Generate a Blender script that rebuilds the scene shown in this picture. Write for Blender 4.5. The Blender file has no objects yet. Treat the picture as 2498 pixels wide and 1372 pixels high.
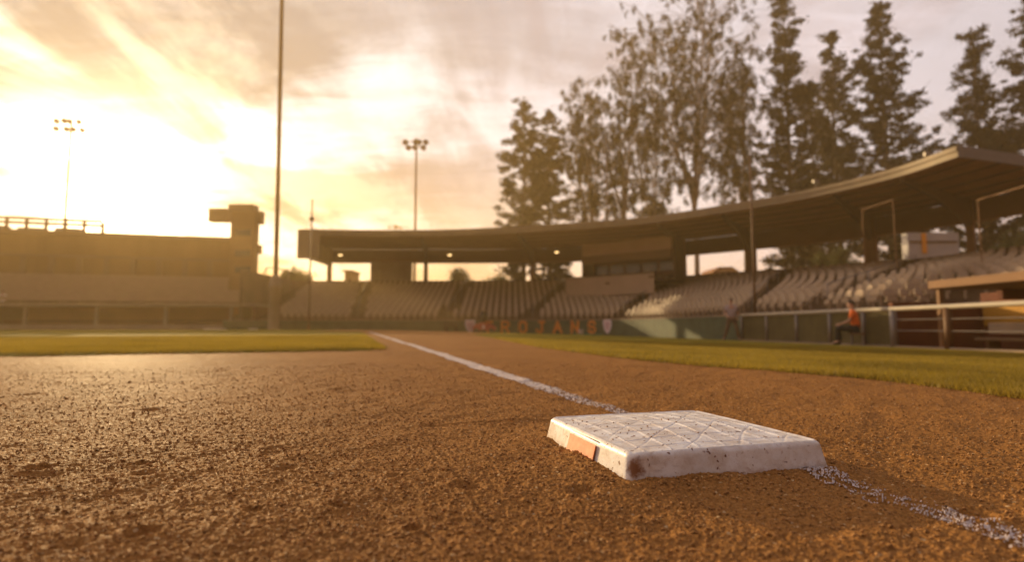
import bpy, bmesh, math, random
import numpy as np
from mathutils import Vector, Matrix
random.seed(7); RNG = np.random.default_rng(11)
sc = bpy.context.scene
COL = sc.collection

# ------------------------------------------------------------------ camera
F_PX, CX, CY, YH, CAM_H = 1356.0, 1249.0, 686.0, 797.5, 0.258
PITCH = math.atan((YH - CY) / F_PX)
cam = bpy.data.cameras.new('camera'); cam_o = bpy.data.objects.new('camera', cam); COL.objects.link(cam_o)
cam_o.location = (0, 0, CAM_H); cam_o.rotation_euler = (math.pi / 2 + PITCH, 0, 0)
cam.sensor_width = 36; cam.lens = 36 * F_PX / 2498
cam.clip_start = 0.05; cam.clip_end = 4000
cam.dof.use_dof = True; cam.dof.focus_distance = 1.12; cam.dof.aperture_fstop = 2.5; cam.dof.aperture_blades = 0
sc.camera = cam_o

# ------------------------------------------------------------------ light
SUN_AZ = math.atan2(270 - CX, F_PX)          # negative = left of +Y
SUN_EL = math.radians(11.5)
SUN_DIR = Vector((math.sin(SUN_AZ) * math.cos(SUN_EL), math.cos(SUN_AZ) * math.cos(SUN_EL), math.sin(SUN_EL)))
sl = bpy.data.lights.new('sun', 'SUN'); sl.energy = 5.0; sl.angle = math.radians(0.5); sl.color = (1.0, 0.72, 0.37)
so = bpy.data.objects.new('sun', sl); COL.objects.link(so)
so.rotation_euler = SUN_DIR.to_track_quat('Z', 'Y').to_euler(); so.location = (0, 0, 60)

world = bpy.data.worlds.new("World"); sc.world = world; world.use_nodes = True
def build_world():
    nt = world.node_tree; N = nt.nodes; L = nt.links; N.clear()
    out = N.new('ShaderNodeOutputWorld'); bg = N.new('ShaderNodeBackground'); bg.inputs[1].default_value = 1.0
    sky = N.new('ShaderNodeTexSky'); sky.sky_type = 'NISHITA'; sky.sun_disc = False
    sky.sun_elevation = SUN_EL; sky.sun_rotation = SUN_AZ; sky.dust_density = 4.0; sky.air_density = 1.3
    tc = N.new('ShaderNodeTexCoord')
    def mth(op, a, b=None, clamp=False):
        m = N.new('ShaderNodeMath'); m.operation = op; m.use_clamp = clamp
        for i, v in enumerate((a, b)):
            if v is None: continue
            if isinstance(v, (int, float)): m.inputs[i].default_value = v
            else: L.new(v, m.inputs[i])
        return m.outputs[0]
    def vm(op, a, b):
        m = N.new('ShaderNodeVectorMath'); m.operation = op
        for i, v in enumerate((a, b)):
            if isinstance(v, (tuple, list, Vector)): m.inputs[i].default_value = tuple(v)
            else: L.new(v, m.inputs[i])
        return m
    def ramp(fac, stops):
        r = N.new('ShaderNodeValToRGB'); r.color_ramp.interpolation = 'EASE'
        e = r.color_ramp.elements
        while len(e) < len(stops): e.new(0.5)
        for k, (p, c) in enumerate(stops):
            e[k].position = p; e[k].color = (*c, 1) if len(c) == 3 else c
        L.new(fac, r.inputs[0]); return r.outputs[0]
    def mixc(f, a, b, mode='MIX'):
        m = N.new('ShaderNodeMix'); m.data_type = 'RGBA'; m.blend_type = mode
        if isinstance(f, (int, float)): m.inputs[0].default_value = f
        else: L.new(f, m.inputs[0])
        for i, v in ((6, a), (7, b)):
            if isinstance(v, tuple): m.inputs[i].default_value = (*v, 1)
            else: L.new(v, m.inputs[i])
        return m.outputs[2]
    d = vm('NORMALIZE', tc.outputs['Generated'], (0, 0, 0)).outputs[0]
    sep = N.new('ShaderNodeSeparateXYZ'); L.new(d, sep.inputs[0])
    zz = mth('ADD', mth('MAXIMUM', sep.outputs[2], 0.0), 0.16)
    px = mth('DIVIDE', sep.outputs[0], zz); py = mth('DIVIDE', sep.outputs[1], zz)
    cmb = N.new('ShaderNodeCombineXYZ'); L.new(px, cmb.inputs[0]); L.new(py, cmb.inputs[1])
    def noise(scale, det, rough, dist, loc, rot=0.0, sx=1.0, sy=1.0):
        mp = N.new('ShaderNodeMapping'); L.new(cmb.outputs[0], mp.inputs[0])
        mp.inputs['Location'].default_value = loc; mp.inputs['Rotation'].default_value = (0, 0, rot); mp.inputs['Scale'].default_value = (sx, sy, 1)
        n = N.new('ShaderNodeTexNoise'); n.inputs['Scale'].default_value = scale; n.inputs['Detail'].default_value = det
        n.inputs['Roughness'].default_value = rough; n.inputs['Distortion'].default_value = dist
        L.new(mp.outputs[0], n.inputs[0]); return n.outputs[0]
    big = noise(0.9, 3, 0.5, 0.3, (3.1, 1.7, 0), 0.5, 1.0, 0.6)
    fine = noise(2.2, 7, 0.60, 0.5, (0.4, 5.2, 0), 0.45, 1.4, 0.55)
    wisp = noise(5.5, 5, 0.6, 0.9, (7.4, 2.2, 0), -0.5, 0.5, 1.6)
    dens = mth('ADD', mth('ADD', mth('MULTIPLY', big, 0.55), mth('MULTIPLY', fine, 0.38)), mth('MULTIPLY', wisp, 0.12))
    g = mth('MAXIMUM', vm('DOT_PRODUCT', d, SUN_DIR).outputs['Value'], 0.0)
    # thick cloud bodies as they stand in the sky: (direction, tightness, weight)
    def lump(px_, py_, k, w, sq=None):
        c, s = math.cos(PITCH), math.sin(PITCH)
        v = Vector(((px_ - CX) / F_PX, c + s * (py_ - CY) / F_PX, s - c * (py_ - CY) / F_PX)).normalized()
        if sq:
            dv = vm('SUBTRACT', d, v).outputs[0]
            dv = vm('MULTIPLY', dv, (1, 1, sq)).outputs[0]
            r2 = vm('DOT_PRODUCT', dv, dv).outputs['Value']
            return mth('MULTIPLY', mth('POWER', math.e, mth('MULTIPLY', r2, -k)), w)
        dd = mth('MAXIMUM', vm('DOT_PRODUCT', d, v).outputs['Value'], 0.0)
        return mth('MULTIPLY', mth('POWER', dd, k * 2), w)
    tot = dens
    for a in ((430, -20, 60, 0.30), (520, 130, 160, 0.16, 2.0), (2150, 60, 5, -0.07), (1060, 470, 70, 0.18, 3.0), (700, 448, 40, 0.45, 10.0), (20, 400, 80, 0.45, 9.0), (40, 215, 90, .20, 6.0), (480, 290, 500, .16, 2.0), (1250, 40, 10, 0.04),
              (60, 130, 120, 0.06, 2.5), (40, 330, 120, 0.08, 3.0), (620, 270, 90, -0.10), (900, 250, 80, -0.10), (250, 400, 60, -0.06), (470, 175, 200, 0.08, 2.0), (850, 555, 120, -0.10, 6.0), (740, 120, 100, 0.05)):
        tot = mth('ADD', tot, lump(*a))
    thick = ramp(tot, [(0.44, (0, 0, 0)), (0.60, (1, 1, 1))])
    edge = ramp(fine, [(0.42, (0, 0, 0)), (0.62, (1, 1, 1))])
    # thin cloud lets the low sun through (bright), thick cloud is a mauve-beige grey
    g2 = mth('POWER', g, 6.0); g3 = mth('POWER', g, 42.0); g4 = mth('POWER', g, 220.0)
    thin_c = mixc(g2, (0.75, 0.67, 0.70), (0.70, 0.76, 0.80))
    thick_c = mixc(g2, (0.50, 0.42, 0.43), (0.26, 0.27, 0.265))
    cl = mixc(thick, thin_c, thick_c)
    glow = mixc(mth('MULTIPLY', g3, 0.75, True), (0, 0, 0), (0.95, 0.93, 0.84))
    gate = mth('SUBTRACT', 1.0, mth('MULTIPLY', thick, 0.85))
    cl = mixc(gate, cl, mixc(1.0, cl, glow, 'ADD'))
    # the veiled disc's aureole
    aur = mixc(mth('MULTIPLY', g4, 1.0, True), (0, 0, 0), (6.0, 4.6, 2.8))
    cl = mixc(1.0, cl, aur, 'ADD')
    tex = ramp(mth('ADD', mth('MULTIPLY', fine, 0.6), mth('MULTIPLY', wisp, 0.4)), [(0.38, (1.20, 1.20, 1.20)), (0.62, (0.74, 0.71, 0.67))])
    cl = mixc(mth('ADD', mth('MULTIPLY', g2, 0.75), 0.25), cl, mixc(1.0, cl, tex, 'MULTIPLY'))
    skc = mixc(1.0, sky.outputs[0], (0.10, 0.10, 0.10), 'MULTIPLY')
    cover = mth('ADD', 0.80, mth('MULTIPLY', edge, 0.2))
    fin = mixc(cover, skc, cl)
    # the sky behind the photographer, away from the sunset, is dimmer
    back = ramp(mth('ADD', mth('MULTIPLY', vm('DOT_PRODUCT', d, SUN_DIR).outputs['Value'], 0.5), 0.5), [(0.25, (0.225, 0.205, 0.235)), (0.80, (1, 1, 1))])
    fin = mixc(1.0, fin, back, 'MULTIPLY')
    L.new(fin, bg.inputs[0]); L.new(bg.outputs[0], out.inputs[0])
build_world()
sc.view_settings.view_transform = 'Standard'; sc.view_settings.look = 'None'; sc.view_settings.gamma = 1.0
sc.view_settings.use_curve_mapping = False; sc.view_settings.exposure = 0.5
cy = sc.cycles
cy.use_denoising = True
try: cy.denoiser = 'OPENIMAGEDENOISE'
except Exception: pass
cy.max_bounces = 5; cy.diffuse_bounces = 3; cy.glossy_bounces = 2; cy.transmission_bounces = 3; cy.volume_bounces = 1
cy.transparent_max_bounces = 8; cy.sample_clamp_indirect = 6.0; cy.use_adaptive_sampling = True; cy.adaptive_threshold = 0.02
cy.caustics_reflective = False; cy.caustics_refractive = False

# ------------------------------------------------------------------ helpers
FL_ANG = 0.2776
U = np.array([-math.sin(FL_ANG), math.cos(FL_ANG)]); NN = np.array([math.cos(FL_ANG), math.sin(FL_ANG)])
BC = np.array([0.3245, 1.1597]); LP = BC + NN * 0.153
def G(x, y):
    """large-scale ground level: flat infield, foul ground falling away to the right"""
    d = (np.asarray(x) - LP[0]) * NN[0] + (np.asarray(y) - LP[1]) * NN[1]
    t = np.minimum((d - 1.2) / 0.6, 40.0)
    return -0.025 * 0.6 * np.where(t > 20, t, np.log1p(np.exp(np.clip(t, -30, 20))))
def ray(px, py):
    c, s = math.cos(PITCH), math.sin(PITCH); u = (px - CX) / F_PX; v = -(py - CY) / F_PX
    return np.array([u, c - s * v, s + c * v])
def at(px, py, Y):
    r = ray(px, py); k = Y / r[1]; return Vector((r[0] * k, Y, CAM_H + r[2] * k))
def on_ground(px, py, up=0.0):
    r = ray(px, py); t = 5.0
    for _ in range(60):
        z = float(G(r[0] * t, r[1] * t)) + up
        t = 0.5 * t + 0.5 * (z - CAM_H) / r[2]
    return np.array([r[0] * t, r[1] * t])
def pix(x, y, z):
    c, s = math.cos(PITCH), math.sin(PITCH); dz = z - CAM_H
    dep = y * c + dz * s; up = dz * c - y * s
    return CX + F_PX * x / dep, CY - F_PX * up / dep
def tag(o, label=None, cat=None, group=None, kind=None):
    if label: o['label'] = label
    if cat: o['category'] = cat
    if group: o['group'] = group
    if kind: o['kind'] = kind
    return o
def empty(name, loc=(0, 0, 0), rz=0.0):
    o = bpy.data.objects.new(name, None); COL.objects.link(o); o.location = loc; o.rotation_euler = (0, 0, rz); o.empty_display_size = 0.3
    return o
class MB:
    """collects shapes and links them as one mesh object"""
    def __init__(s): s.v = []; s.f = []; s.n = 0
    def add(s, v, f):
        v = np.asarray(v, float).reshape(-1, 3); k = s.n
        s.v.append(v); s.n += len(v); s.f += [tuple(int(i) + k for i in q) for q in f]
    def box(s, c, size, rz=0.0, rx=0.0, ry=0.0):
        x, y, z = (a / 2 for a in size)
        v = np.array([(i, j, k) for k in (-z, z) for j in (-y, y) for i in (-x, x)])
        M = np.array((Matrix.Rotation(rz, 3, 'Z') @ Matrix.Rotation(ry, 3, 'Y') @ Matrix.Rotation(rx, 3, 'X')))
        s.add(v @ M.T + np.array(c, float), [(0, 2, 3, 1), (4, 5, 7, 6), (0, 1, 5, 4), (2, 6, 7, 3), (0, 4, 6, 2), (1, 3, 7, 5)])
    def tube(s, p0, p1, r0, r1=None, n=12, cap=True):
        r1 = r0 if r1 is None else r1; p0 = Vector(p0); p1 = Vector(p1); d = (p1 - p0).normalized()
        a = d.orthogonal().normalized(); b = d.cross(a); v = []
        for p, r in ((p0, r0), (p1, r1)):
            for i in range(n):
                t = 2 * math.pi * i / n; v.append(tuple(p + a * math.cos(t) * r + b * math.sin(t) * r))
        f = [(i, (i + 1) % n, n + (i + 1) % n, n + i) for i in range(n)]
        if cap: f += [tuple(range(n - 1, -1, -1)), tuple(range(n, 2 * n))]
        s.add(v, f)
    def path(s, pts, rad, n=8):
        pts = [Vector(p) for p in pts]; m = len(pts)
        if not hasattr(rad, '__len__'): rad = [rad] * m
        v = []; a = None
        for i, p in enumerate(pts):
            d = (pts[min(i + 1, m - 1)] - pts[max(i - 1, 0)]).normalized()
            a = (d.orthogonal() if a is None else a - d * a.dot(d)).normalized(); b = d.cross(a)
            for k in range(n):
                t = 2 * math.pi * k / n; v.append(tuple(p + (a * math.cos(t) + b * math.sin(t)) * rad[i]))
        f = [(i * n + k, i * n + (k + 1) % n, (i + 1) * n + (k + 1) % n, (i + 1) * n + k) for i in range(m - 1) for k in range(n)]
        f += [tuple(range(n - 1, -1, -1)), tuple(range((m - 1) * n, m * n))]
        s.add(v, f)
    def lathe(s, prof, c=(0, 0, 0), n=24):
        v = []; m = len(prof)
        for r, z in prof:
            for k in range(n):
                t = 2 * math.pi * k / n; v.append((c[0] + r * math.cos(t), c[1] + r * math.sin(t), c[2] + z))
        s.add(v, [(i * n + k, i * n + (k + 1) % n, (i + 1) * n + (k + 1) % n, (i + 1) * n + k) for i in range(m - 1) for k in range(n)])
    def prism(s, poly, a, b):
        """poly: list of 3-D points, swept from offset a to offset b"""
        p = np.array([tuple(q) for q in poly], float); n = len(p)
        v = np.vstack([p + np.array(a, float), p + np.array(b, float)])
        s.add(v, [tuple(range(n - 1, -1, -1)), tuple(range(n, 2 * n))] + [(i, (i + 1) % n, n + (i + 1) % n, n + i) for i in range(n)])
    def build(s, name, mat, parent=None, smooth=False, bevel=0.0):
        me = bpy.data.meshes.new(name); v = np.vstack(s.v)
        me.from_pydata(v.tolist(), [], s.f); me.validate()
        if smooth: me.shade_smooth()
        o = bpy.data.objects.new(name, me); COL.objects.link(o)
        for m in (mat if isinstance(mat, (list, tuple)) else [mat]): me.materials.append(m)
        if parent is not None: o.parent = parent
        bm = bmesh.new(); bm.from_mesh(me); bmesh.ops.recalc_face_normals(bm, faces=bm.faces[:]); bm.to_mesh(me); bm.free()
        if bevel: 
            md = o.modifiers.new('bevel', 'BEVEL'); md.width = bevel; md.segments = 2; md.limit_method = 'ANGLE'
        return o
def np_mesh(name, v, f, mat, parent=None, smooth=True):
    """fast mesh from arrays; f is (n,3) or (n,4)"""
    me = bpy.data.meshes.new(name); k = f.shape[1]; nf = len(f)
    me.vertices.add(len(v)); me.vertices.foreach_set('co', np.ascontiguousarray(v, dtype=np.float32).ravel())
    me.loops.add(nf * k); me.loops.foreach_set('vertex_index', np.ascontiguousarray(f, dtype=np.int32).ravel())
    me.polygons.add(nf); me.polygons.foreach_set('loop_start', np.arange(0, nf * k, k, dtype=np.int32))
    me.polygons.foreach_set('use_smooth', np.full(nf, smooth, dtype=bool))
    me.update(calc_edges=True); me.validate()
    me.materials.append(mat)
    o = bpy.data.objects.new(name, me); COL.objects.link(o)
    if parent is not None: o.parent = parent
    return o
def _h(ix, iy, seed):
    n = (ix.astype(np.int64) * 374761393 + iy.astype(np.int64) * 668265263 + seed * 1442695041) & 0x7fffffff
    n = ((n ^ (n >> 13)) * 1274126177) & 0x7fffffff
    return ((n ^ (n >> 16)) & 0xffff) / 65535.0
def vnoise(x, y, lam, seed=0):
    x = x / lam; y = y / lam; ix = np.floor(x); iy = np.floor(y); fx = x - ix; fy = y - iy
    ix = ix.astype(np.int64); iy = iy.astype(np.int64)
    fx = fx * fx * (3 - 2 * fx); fy = fy * fy * (3 - 2 * fy)
    a = _h(ix, iy, seed); b = _h(ix + 1, iy, seed); c = _h(ix, iy + 1, seed); d = _h(ix + 1, iy + 1, seed)
    return (a + (b - a) * fx) * (1 - fy) + (c + (d - c) * fx) * fy
def rot2(x, y, a): return x * math.cos(a) - y * math.sin(a), x * math.sin(a) + y * math.cos(a)

# ------------------------------------------------------------------ materials
def mat(name, col, rough=0.8, var=0.15, scale=3.0, bump=0.0, bscale=60.0, metal=0.0, col2=None, spec=0.35, trans=0.0, streak=False):
    m = bpy.data.materials.new(name); m.use_nodes = True; nt = m.node_tree; N = nt.nodes; L = nt.links
    b = N['Principled BSDF']; b.inputs['Roughness'].default_value = rough; b.inputs['Metallic'].default_value = metal
    b.inputs['Specular IOR Level'].default_value = spec
    tc = N.new('ShaderNodeTexCoord'); n = N.new('ShaderNodeTexNoise'); n.inputs['Scale'].default_value = scale; n.inputs['Detail'].default_value = 6; n.inputs['Roughness'].default_value = 0.62
    if streak:
        mp = N.new('ShaderNodeMapping'); mp.inputs['Scale'].default_value = (1, 1, 0.12); L.new(tc.outputs['Object'], mp.inputs[0]); L.new(mp.outputs[0], n.inputs[0])
    else: L.new(tc.outputs['Object'], n.inputs[0])
    r = N.new('ShaderNodeValToRGB'); L.new(n.outputs[0], r.inputs[0])
    c1 = tuple(max(0, c * (1 - var)) for c in col); c2 = col2 or tuple(min(1, c * (1 + var)) for c in col)
    r.color_ramp.elements[0].position = 0.32; r.color_ramp.elements[1].position = 0.68
    r.color_ramp.elements[0].color = (*c1, 1); r.color_ramp.elements[1].color = (*c2, 1)
    L.new(r.outputs[0], b.inputs['Base Color'])
    if bump:
        n2 = N.new('ShaderNodeTexNoise'); n2.inputs['Scale'].default_value = bscale; n2.inputs['Detail'].default_value = 4; L.new(tc.outputs['Object'], n2.inputs[0])
        bp = N.new('ShaderNodeBump'); bp.inputs['Strength'].default_value = 0.6; bp.inputs['Distance'].default_value = bump; L.new(n2.outputs[0], bp.inputs['Height']); L.new(bp.outputs[0], b.inputs['Normal'])
    if trans:
        t = N.new('ShaderNodeBsdfTranslucent'); L.new(r.outputs[0], t.inputs[0]); mx = N.new('ShaderNodeMixShader'); mx.inputs[0].default_value = trans
        L.new(b.outputs[0], mx.inputs[1]); L.new(t.outputs[0], mx.inputs[2]); L.new(mx.outputs[0], N['Material Output'].inputs[0])
    return m
M = {}
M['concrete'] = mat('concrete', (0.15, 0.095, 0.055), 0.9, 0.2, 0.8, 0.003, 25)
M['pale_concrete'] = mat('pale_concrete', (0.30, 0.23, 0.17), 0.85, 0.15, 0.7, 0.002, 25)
M['roof'] = mat('painted_roof_steel', (0.27, 0.20, 0.12), 0.6, 0.15, 0.9, streak=True)
M['soffit'] = mat('soffit_boards', (0.34, 0.145, 0.042), 0.8, 0.2, 1.2)
M['steel'] = mat('brown_steel', (0.15, 0.075, 0.03), 0.6, 0.15, 2.0)
M['beam'] = mat('beam_paint', (0.22, 0.11, 0.045), 0.7, 0.12, 1.0)
M['galv'] = mat('galvanised', (0.22, 0.19, 0.17), 0.5, 0.1, 4, metal=0.3)
M['rail'] = mat('rail_paint', (0.42, 0.36, 0.27), 0.5, 0.1, 2)
M['green'] = mat('green_padding', (0.075, 0.095, 0.052), 0.75, 0.2, 1.5)
M['mesh'] = mat('windscreen', (0.095, 0.075, 0.028), 0.9, 0.25, 2.0)
M['redbrown'] = mat('redbrown_wall', (0.13, 0.035, 0.014), 0.8, 0.2, 1.0)
M['yellow'] = mat('yellow_paint', (0.42, 0.21, 0.02), 0.7, 0.12, 1.0)
M['cardinal'] = mat('cardinal_vinyl', (0.38, 0.05, 0.05), 0.6, 0.15, 3)
M['gold'] = mat('gold_lettering', (0.90, 0.36, 0.03), 0.6, 0.1, 4)
M['shield'] = mat('pale_shield', (0.72, 0.60, 0.62), 0.6, 0.08, 3)
M['seat'] = mat('seat_plastic', (0.40, 0.29, 0.19), 0.6, 0.08, 1.5)
M['stucco'] = mat('stucco', (0.24, 0.135, 0.045), 0.9, 0.2, 0.4, streak=True)
M['stucco2'] = mat('stucco_light', (0.22, 0.135, 0.07), 0.9, 0.12, 0.5)
M['glassd'] = mat('dark_glass', (0.04, 0.035, 0.03), 0.15, 0.1, 1, spec=0.6)
M['bark'] = mat('bark', (0.10, 0.07, 0.045), 0.9, 0.3, 3, 0.01, 12)
M['palebark'] = mat('gum_bark', (0.30, 0.24, 0.19), 0.85, 0.3, 1.5)
M['pineleaf'] = mat('pine_needles', (0.022, 0.015, 0.005), 0.7, 0.35, 0.6, trans=0.15)
M['gumleaf'] = mat('gum_leaves', (0.035, 0.023, 0.008), 0.6, 0.35, 0.7, trans=0.35)
M['bush'] = mat('bush_leaves', (0.09, 0.10, 0.03), 0.6, 0.3, 0.8, trans=0.35)
M['skin'] = mat('skin', (0.50, 0.28, 0.19), 0.55, 0.06, 8)
M['hair'] = mat('hair', (0.04, 0.025, 0.015), 0.6, 0.2, 20)
M['shirt'] = mat('mauve_shirt', (0.42, 0.32, 0.32), 0.85, 0.1, 6)
M['khaki'] = mat('brown_trousers', (0.16, 0.10, 0.06), 0.9, 0.15, 5)
M['hivis'] = mat('orange_shirt', (0.80, 0.17, 0.03), 0.8, 0.1, 5)
M['dark'] = mat('dark_cloth', (0.03, 0.028, 0.025), 0.9, 0.2, 6)
M['white'] = mat('white_cloth', (0.75, 0.70, 0.68), 0.8, 0.05, 4)
M['rubber'] = mat('black_rubber', (0.025, 0.022, 0.02), 0.7, 0.2, 8)
M['hose'] = mat('green_hose', (0.05, 0.22, 0.12), 0.5, 0.1, 8)
M['ochre'] = mat('ochre_wall', (0.30, 0.12, 0.03), 0.8, 0.15, 1.0)
M['box_cream'] = mat('press_box_cream', (0.50, 0.36, 0.24), 0.8, 0.08, 0.6)
M['far_white'] = mat('white_siding', (0.50, 0.48, 0.47), 0.7, 0.06, 0.5)
M['far_roof'] = mat('brown_roof', (0.28, 0.13, 0.07), 0.9, 0.15, 1)

def dirt_material():
    m = bpy.data.materials.new('infield_dirt'); m.use_nodes = True; nt = m.node_tree; N = nt.nodes; L = nt.links
    b = N['Principled BSDF']; b.inputs['Specular IOR Level'].default_value = 0.03
    tc = N.new('ShaderNodeTexCoord')
    def noise(s, d, r=0.6):
        n = N.new('ShaderNodeTexNoise'); n.inputs['Scale'].default_value = s; n.inputs['Detail'].default_value = d; n.inputs['Roughness'].default_value = r
        L.new(tc.outputs['Object'], n.inputs[0]); return n.outputs[0]
    def ramp(i, a, b_, pa=0.3, pb=0.7):
        r = N.new('ShaderNodeValToRGB'); L.new(i, r.inputs[0]); e = r.color_ramp.elements
        e[0].position = pa; e[1].position = pb; e[0].color = (*a, 1); e[1].color = (*b_, 1); return r.outputs[0]
    def mix(f, a, c, mode='MIX'):
        x = N.new('ShaderNodeMix'); x.data_type = 'RGBA'; x.blend_type = mode
        if isinstance(f, float): x.inputs[0].default_value = f
        else: L.new(f, x.inputs[0])
        L.new(a, x.inputs[6]); L.new(c, x.inputs[7]); return x.outputs[2]
    c1 = ramp(noise(1.3, 4), (0.23, 0.100, 0.026), (0.38, 0.172, 0.046))
    c2 = ramp(noise(170.0, 3), (0.10, 0.042, 0.011), (0.52, 0.27, 0.085), 0.3, 0.72)
    col = mix(0.55, c1, c2)
    vor = N.new('ShaderNodeTexVoronoi'); vor.inputs['Scale'].default_value = 260.0; L.new(tc.outputs['Object'], vor.inputs[0])
    sp = N.new('ShaderNodeSeparateColor'); L.new(vor.outputs['Color'], sp.inputs[0])
    g = N.new('ShaderNodeMath'); g.operation = 'GREATER_THAN'; g.inputs[1].default_value = 0.988; L.new(sp.outputs[0], g.inputs[0])
    pale = N.new('ShaderNodeRGB'); pale.outputs[0].default_value = (0.55, 0.38, 0.20, 1)
    col = mix(g.outputs[0], col, pale.outputs[0])
    L.new(col, b.inputs['Base Color'])
    bp = N.new('ShaderNodeBump'); bp.inputs['Strength'].default_value = 1.0; bp.inputs['Distance'].default_value = 0.0022
    L.new(noise(330.0, 3, 0.6), bp.inputs['Height'])
    bp2 = N.new('ShaderNodeBump'); bp2.inputs['Strength'].default_value = 1.0; bp2.inputs['Distance'].default_value = 0.005
    L.new(noise(28.0, 5, 0.62), bp2.inputs['Height']); L.new(bp2.outputs[0], bp.inputs['Normal']); L.new(bp.outputs[0], b.inputs['Normal'])
    rr = ramp(noise(220.0, 2), (0.55,) * 3, (0.95,) * 3); L.new(rr, b.inputs['Roughness'])
    return m
M['dirt'] = dirt_material()
M['chalk'] = mat('chalk', (0.52, 0.44, 0.42), 0.95, 0.38, 60, 0.002, 300)
M['clod'] = mat('clods', (0.18, 0.078, 0.022), 0.75, 0.4, 140, col2=(0.58, 0.31, 0.11), spec=0.12)
M['grass'] = mat('turf', (0.215, 0.165, 0.018), 0.9, 0.35, 0.7, 0.02, 90, col2=(0.27, 0.21, 0.025), spec=0.03)
M['blade'] = mat('grass_blades', (0.31, 0.225, 0.03), 0.6, 0.35, 0.9, trans=0.5)

# ------------------------------------------------------------------ ground
def base_local(x, y):
    dx = x - BC[0]; dy = y - BC[1]
    return dx * NN[0] + dy * NN[1], dx * U[0] + dy * U[1]     # a: across (to the right), b: along the line
HB = 0.1945
dimples = [(*on_ground(95, 1158), .018, .012), (*on_ground(345, 1318), .016, .014), (*on_ground(1010, 1300), .010, .010), (*on_ground(830, 1240), .014, .008),
           (*on_ground(2150, 1220), .02, .010), (*on_ground(2380, 1260), .02, .010), (*on_ground(620, 1250), .012, .008), (*on_ground(1420, 1210), .02, .008)]
for _ in range(40):
    r_, a_ = random.uniform(.6, 4.5), random.uniform(-.75, .75)
    dimples.append((r_ * math.sin(a_), r_ * math.cos(a_), random.uniform(.008, .02) * (1 + r_ * .4), random.uniform(.003, .008)))
def fine_height(x, y, r):
    d = np.zeros_like(x)
    d += 0.010 * (vnoise(x, y, 0.9, 1) - .5) + 0.007 * (vnoise(x, y, 0.27, 2) - .5)
    a, b = rot2(x, y, 0.55); d += 0.004 * (vnoise(a, b * 0.28, 0.05, 3) - .5)      # rake drag marks
    d += 0.0055 * (vnoise(x, y, 0.09, 9) - .5)
    q = vnoise(x, y, 0.034, 4); d += 0.0022 * (1 - np.abs(2 * q - 1)) ** 1.5 * vnoise(x, y, 0.15, 14)
    k = np.clip(1.5 - r / 9.0, 0.0, 1.0)
    x2 = x + .006 * vnoise(x, y, .02, 31); y2 = y + .006 * vnoise(x, y, .02, 32)
    q = vnoise(x2, y2, 0.013, 5); d += 0.0019 * k * (1 - np.abs(2 * q - 1))
    q = vnoise(x2, y2, 0.0068, 6); d += 0.0026 * k * (1 - np.abs(2 * q - 1)) ** 1.3
    d += 0.0020 * k * vnoise(x, y, 0.0033, 8)
    for dx, dy, s, dep in dimples:
        rr = ((x - dx) ** 2 + (y - dy) ** 2) / (s * s); m = rr < 12
        d[m] -= dep * np.exp(-rr[m] * 1.2) - .35 * dep * np.exp(-(np.sqrt(rr[m]) - 1.5) ** 2 * 4)
    # soil banked up round the base, ragged where cleats scuffed it
    a, b = base_local(x, y)
    q = np.maximum(np.abs(a) - HB - .014, np.abs(b) - HB - .014)
    near = q < .25; nq = np.clip(q[near], 0, None)
    bank = (0.006 + .016 * vnoise(x[near], y[near], .06, 21) ** 1.5) * np.exp(-(nq / .035) ** 2) + .006 * np.exp(-(nq / .10) ** 2)
    bank *= np.where(b[near] < 0, np.where(a[near] > 0, .55, .9), .5)
    ins = q[near] < -.02
    d[near] = np.where(ins, -.012, d[near] + bank * 0.9 - 0.003)
    return d
def polar_ground():
    th = np.concatenate([np.radians(np.arange(-50, 50.0001, 0.1)), np.radians(np.arange(54, 307, 4.0))])
    r = [0.42]
    while r[-1] < 32: r.append(r[-1] * 1.0034)
    while r[-1] < 400: r.append(r[-1] * 1.08)
    r = np.array(r); nr, nt = len(r), len(th)
    R, T = np.meshgrid(r, th, indexing='ij')
    jit = 1 + 0.0012 * (RNG.random(R.shape) - .5); R = R * jit
    X = R * np.sin(T); Y = R * np.cos(T)
    Z = G(X, Y) + fine_height(X.ravel(), Y.ravel(), R.ravel()).reshape(X.shape)
    V = np.stack([X, Y, Z], -1).reshape(-1, 3)
    i, j = np.meshgrid(np.arange(nr - 1), np.arange(nt), indexing='ij'); j2 = (j + 1) % nt
    Fq = np.stack([i * nt + j, i * nt + j2, (i + 1) * nt + j2, (i + 1) * nt + j], -1).reshape(-1, 4)
    V = np.vstack([V, [[0, 0, 0]]])
    c = len(V) - 1
    tri = np.array([[c, k, (k + 1) % nt, (k + 1) % nt] for k in range(nt)])
    # polar grid first, the small disc under the camera as its own few faces
    o = np_mesh('ground', V, Fq[:, ::-1], M['dirt'])
    bm_v = V; return o, V, Fq, tri
ground, GV, GF, _tri = polar_ground()
tag(ground, kind='structure')
mb = MB(); mb.lathe([(0.0, 0.0), (0.44, -0.004)], n=32); o = mb.build('ground', M['dirt']); tag(o, kind='structure')

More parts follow.
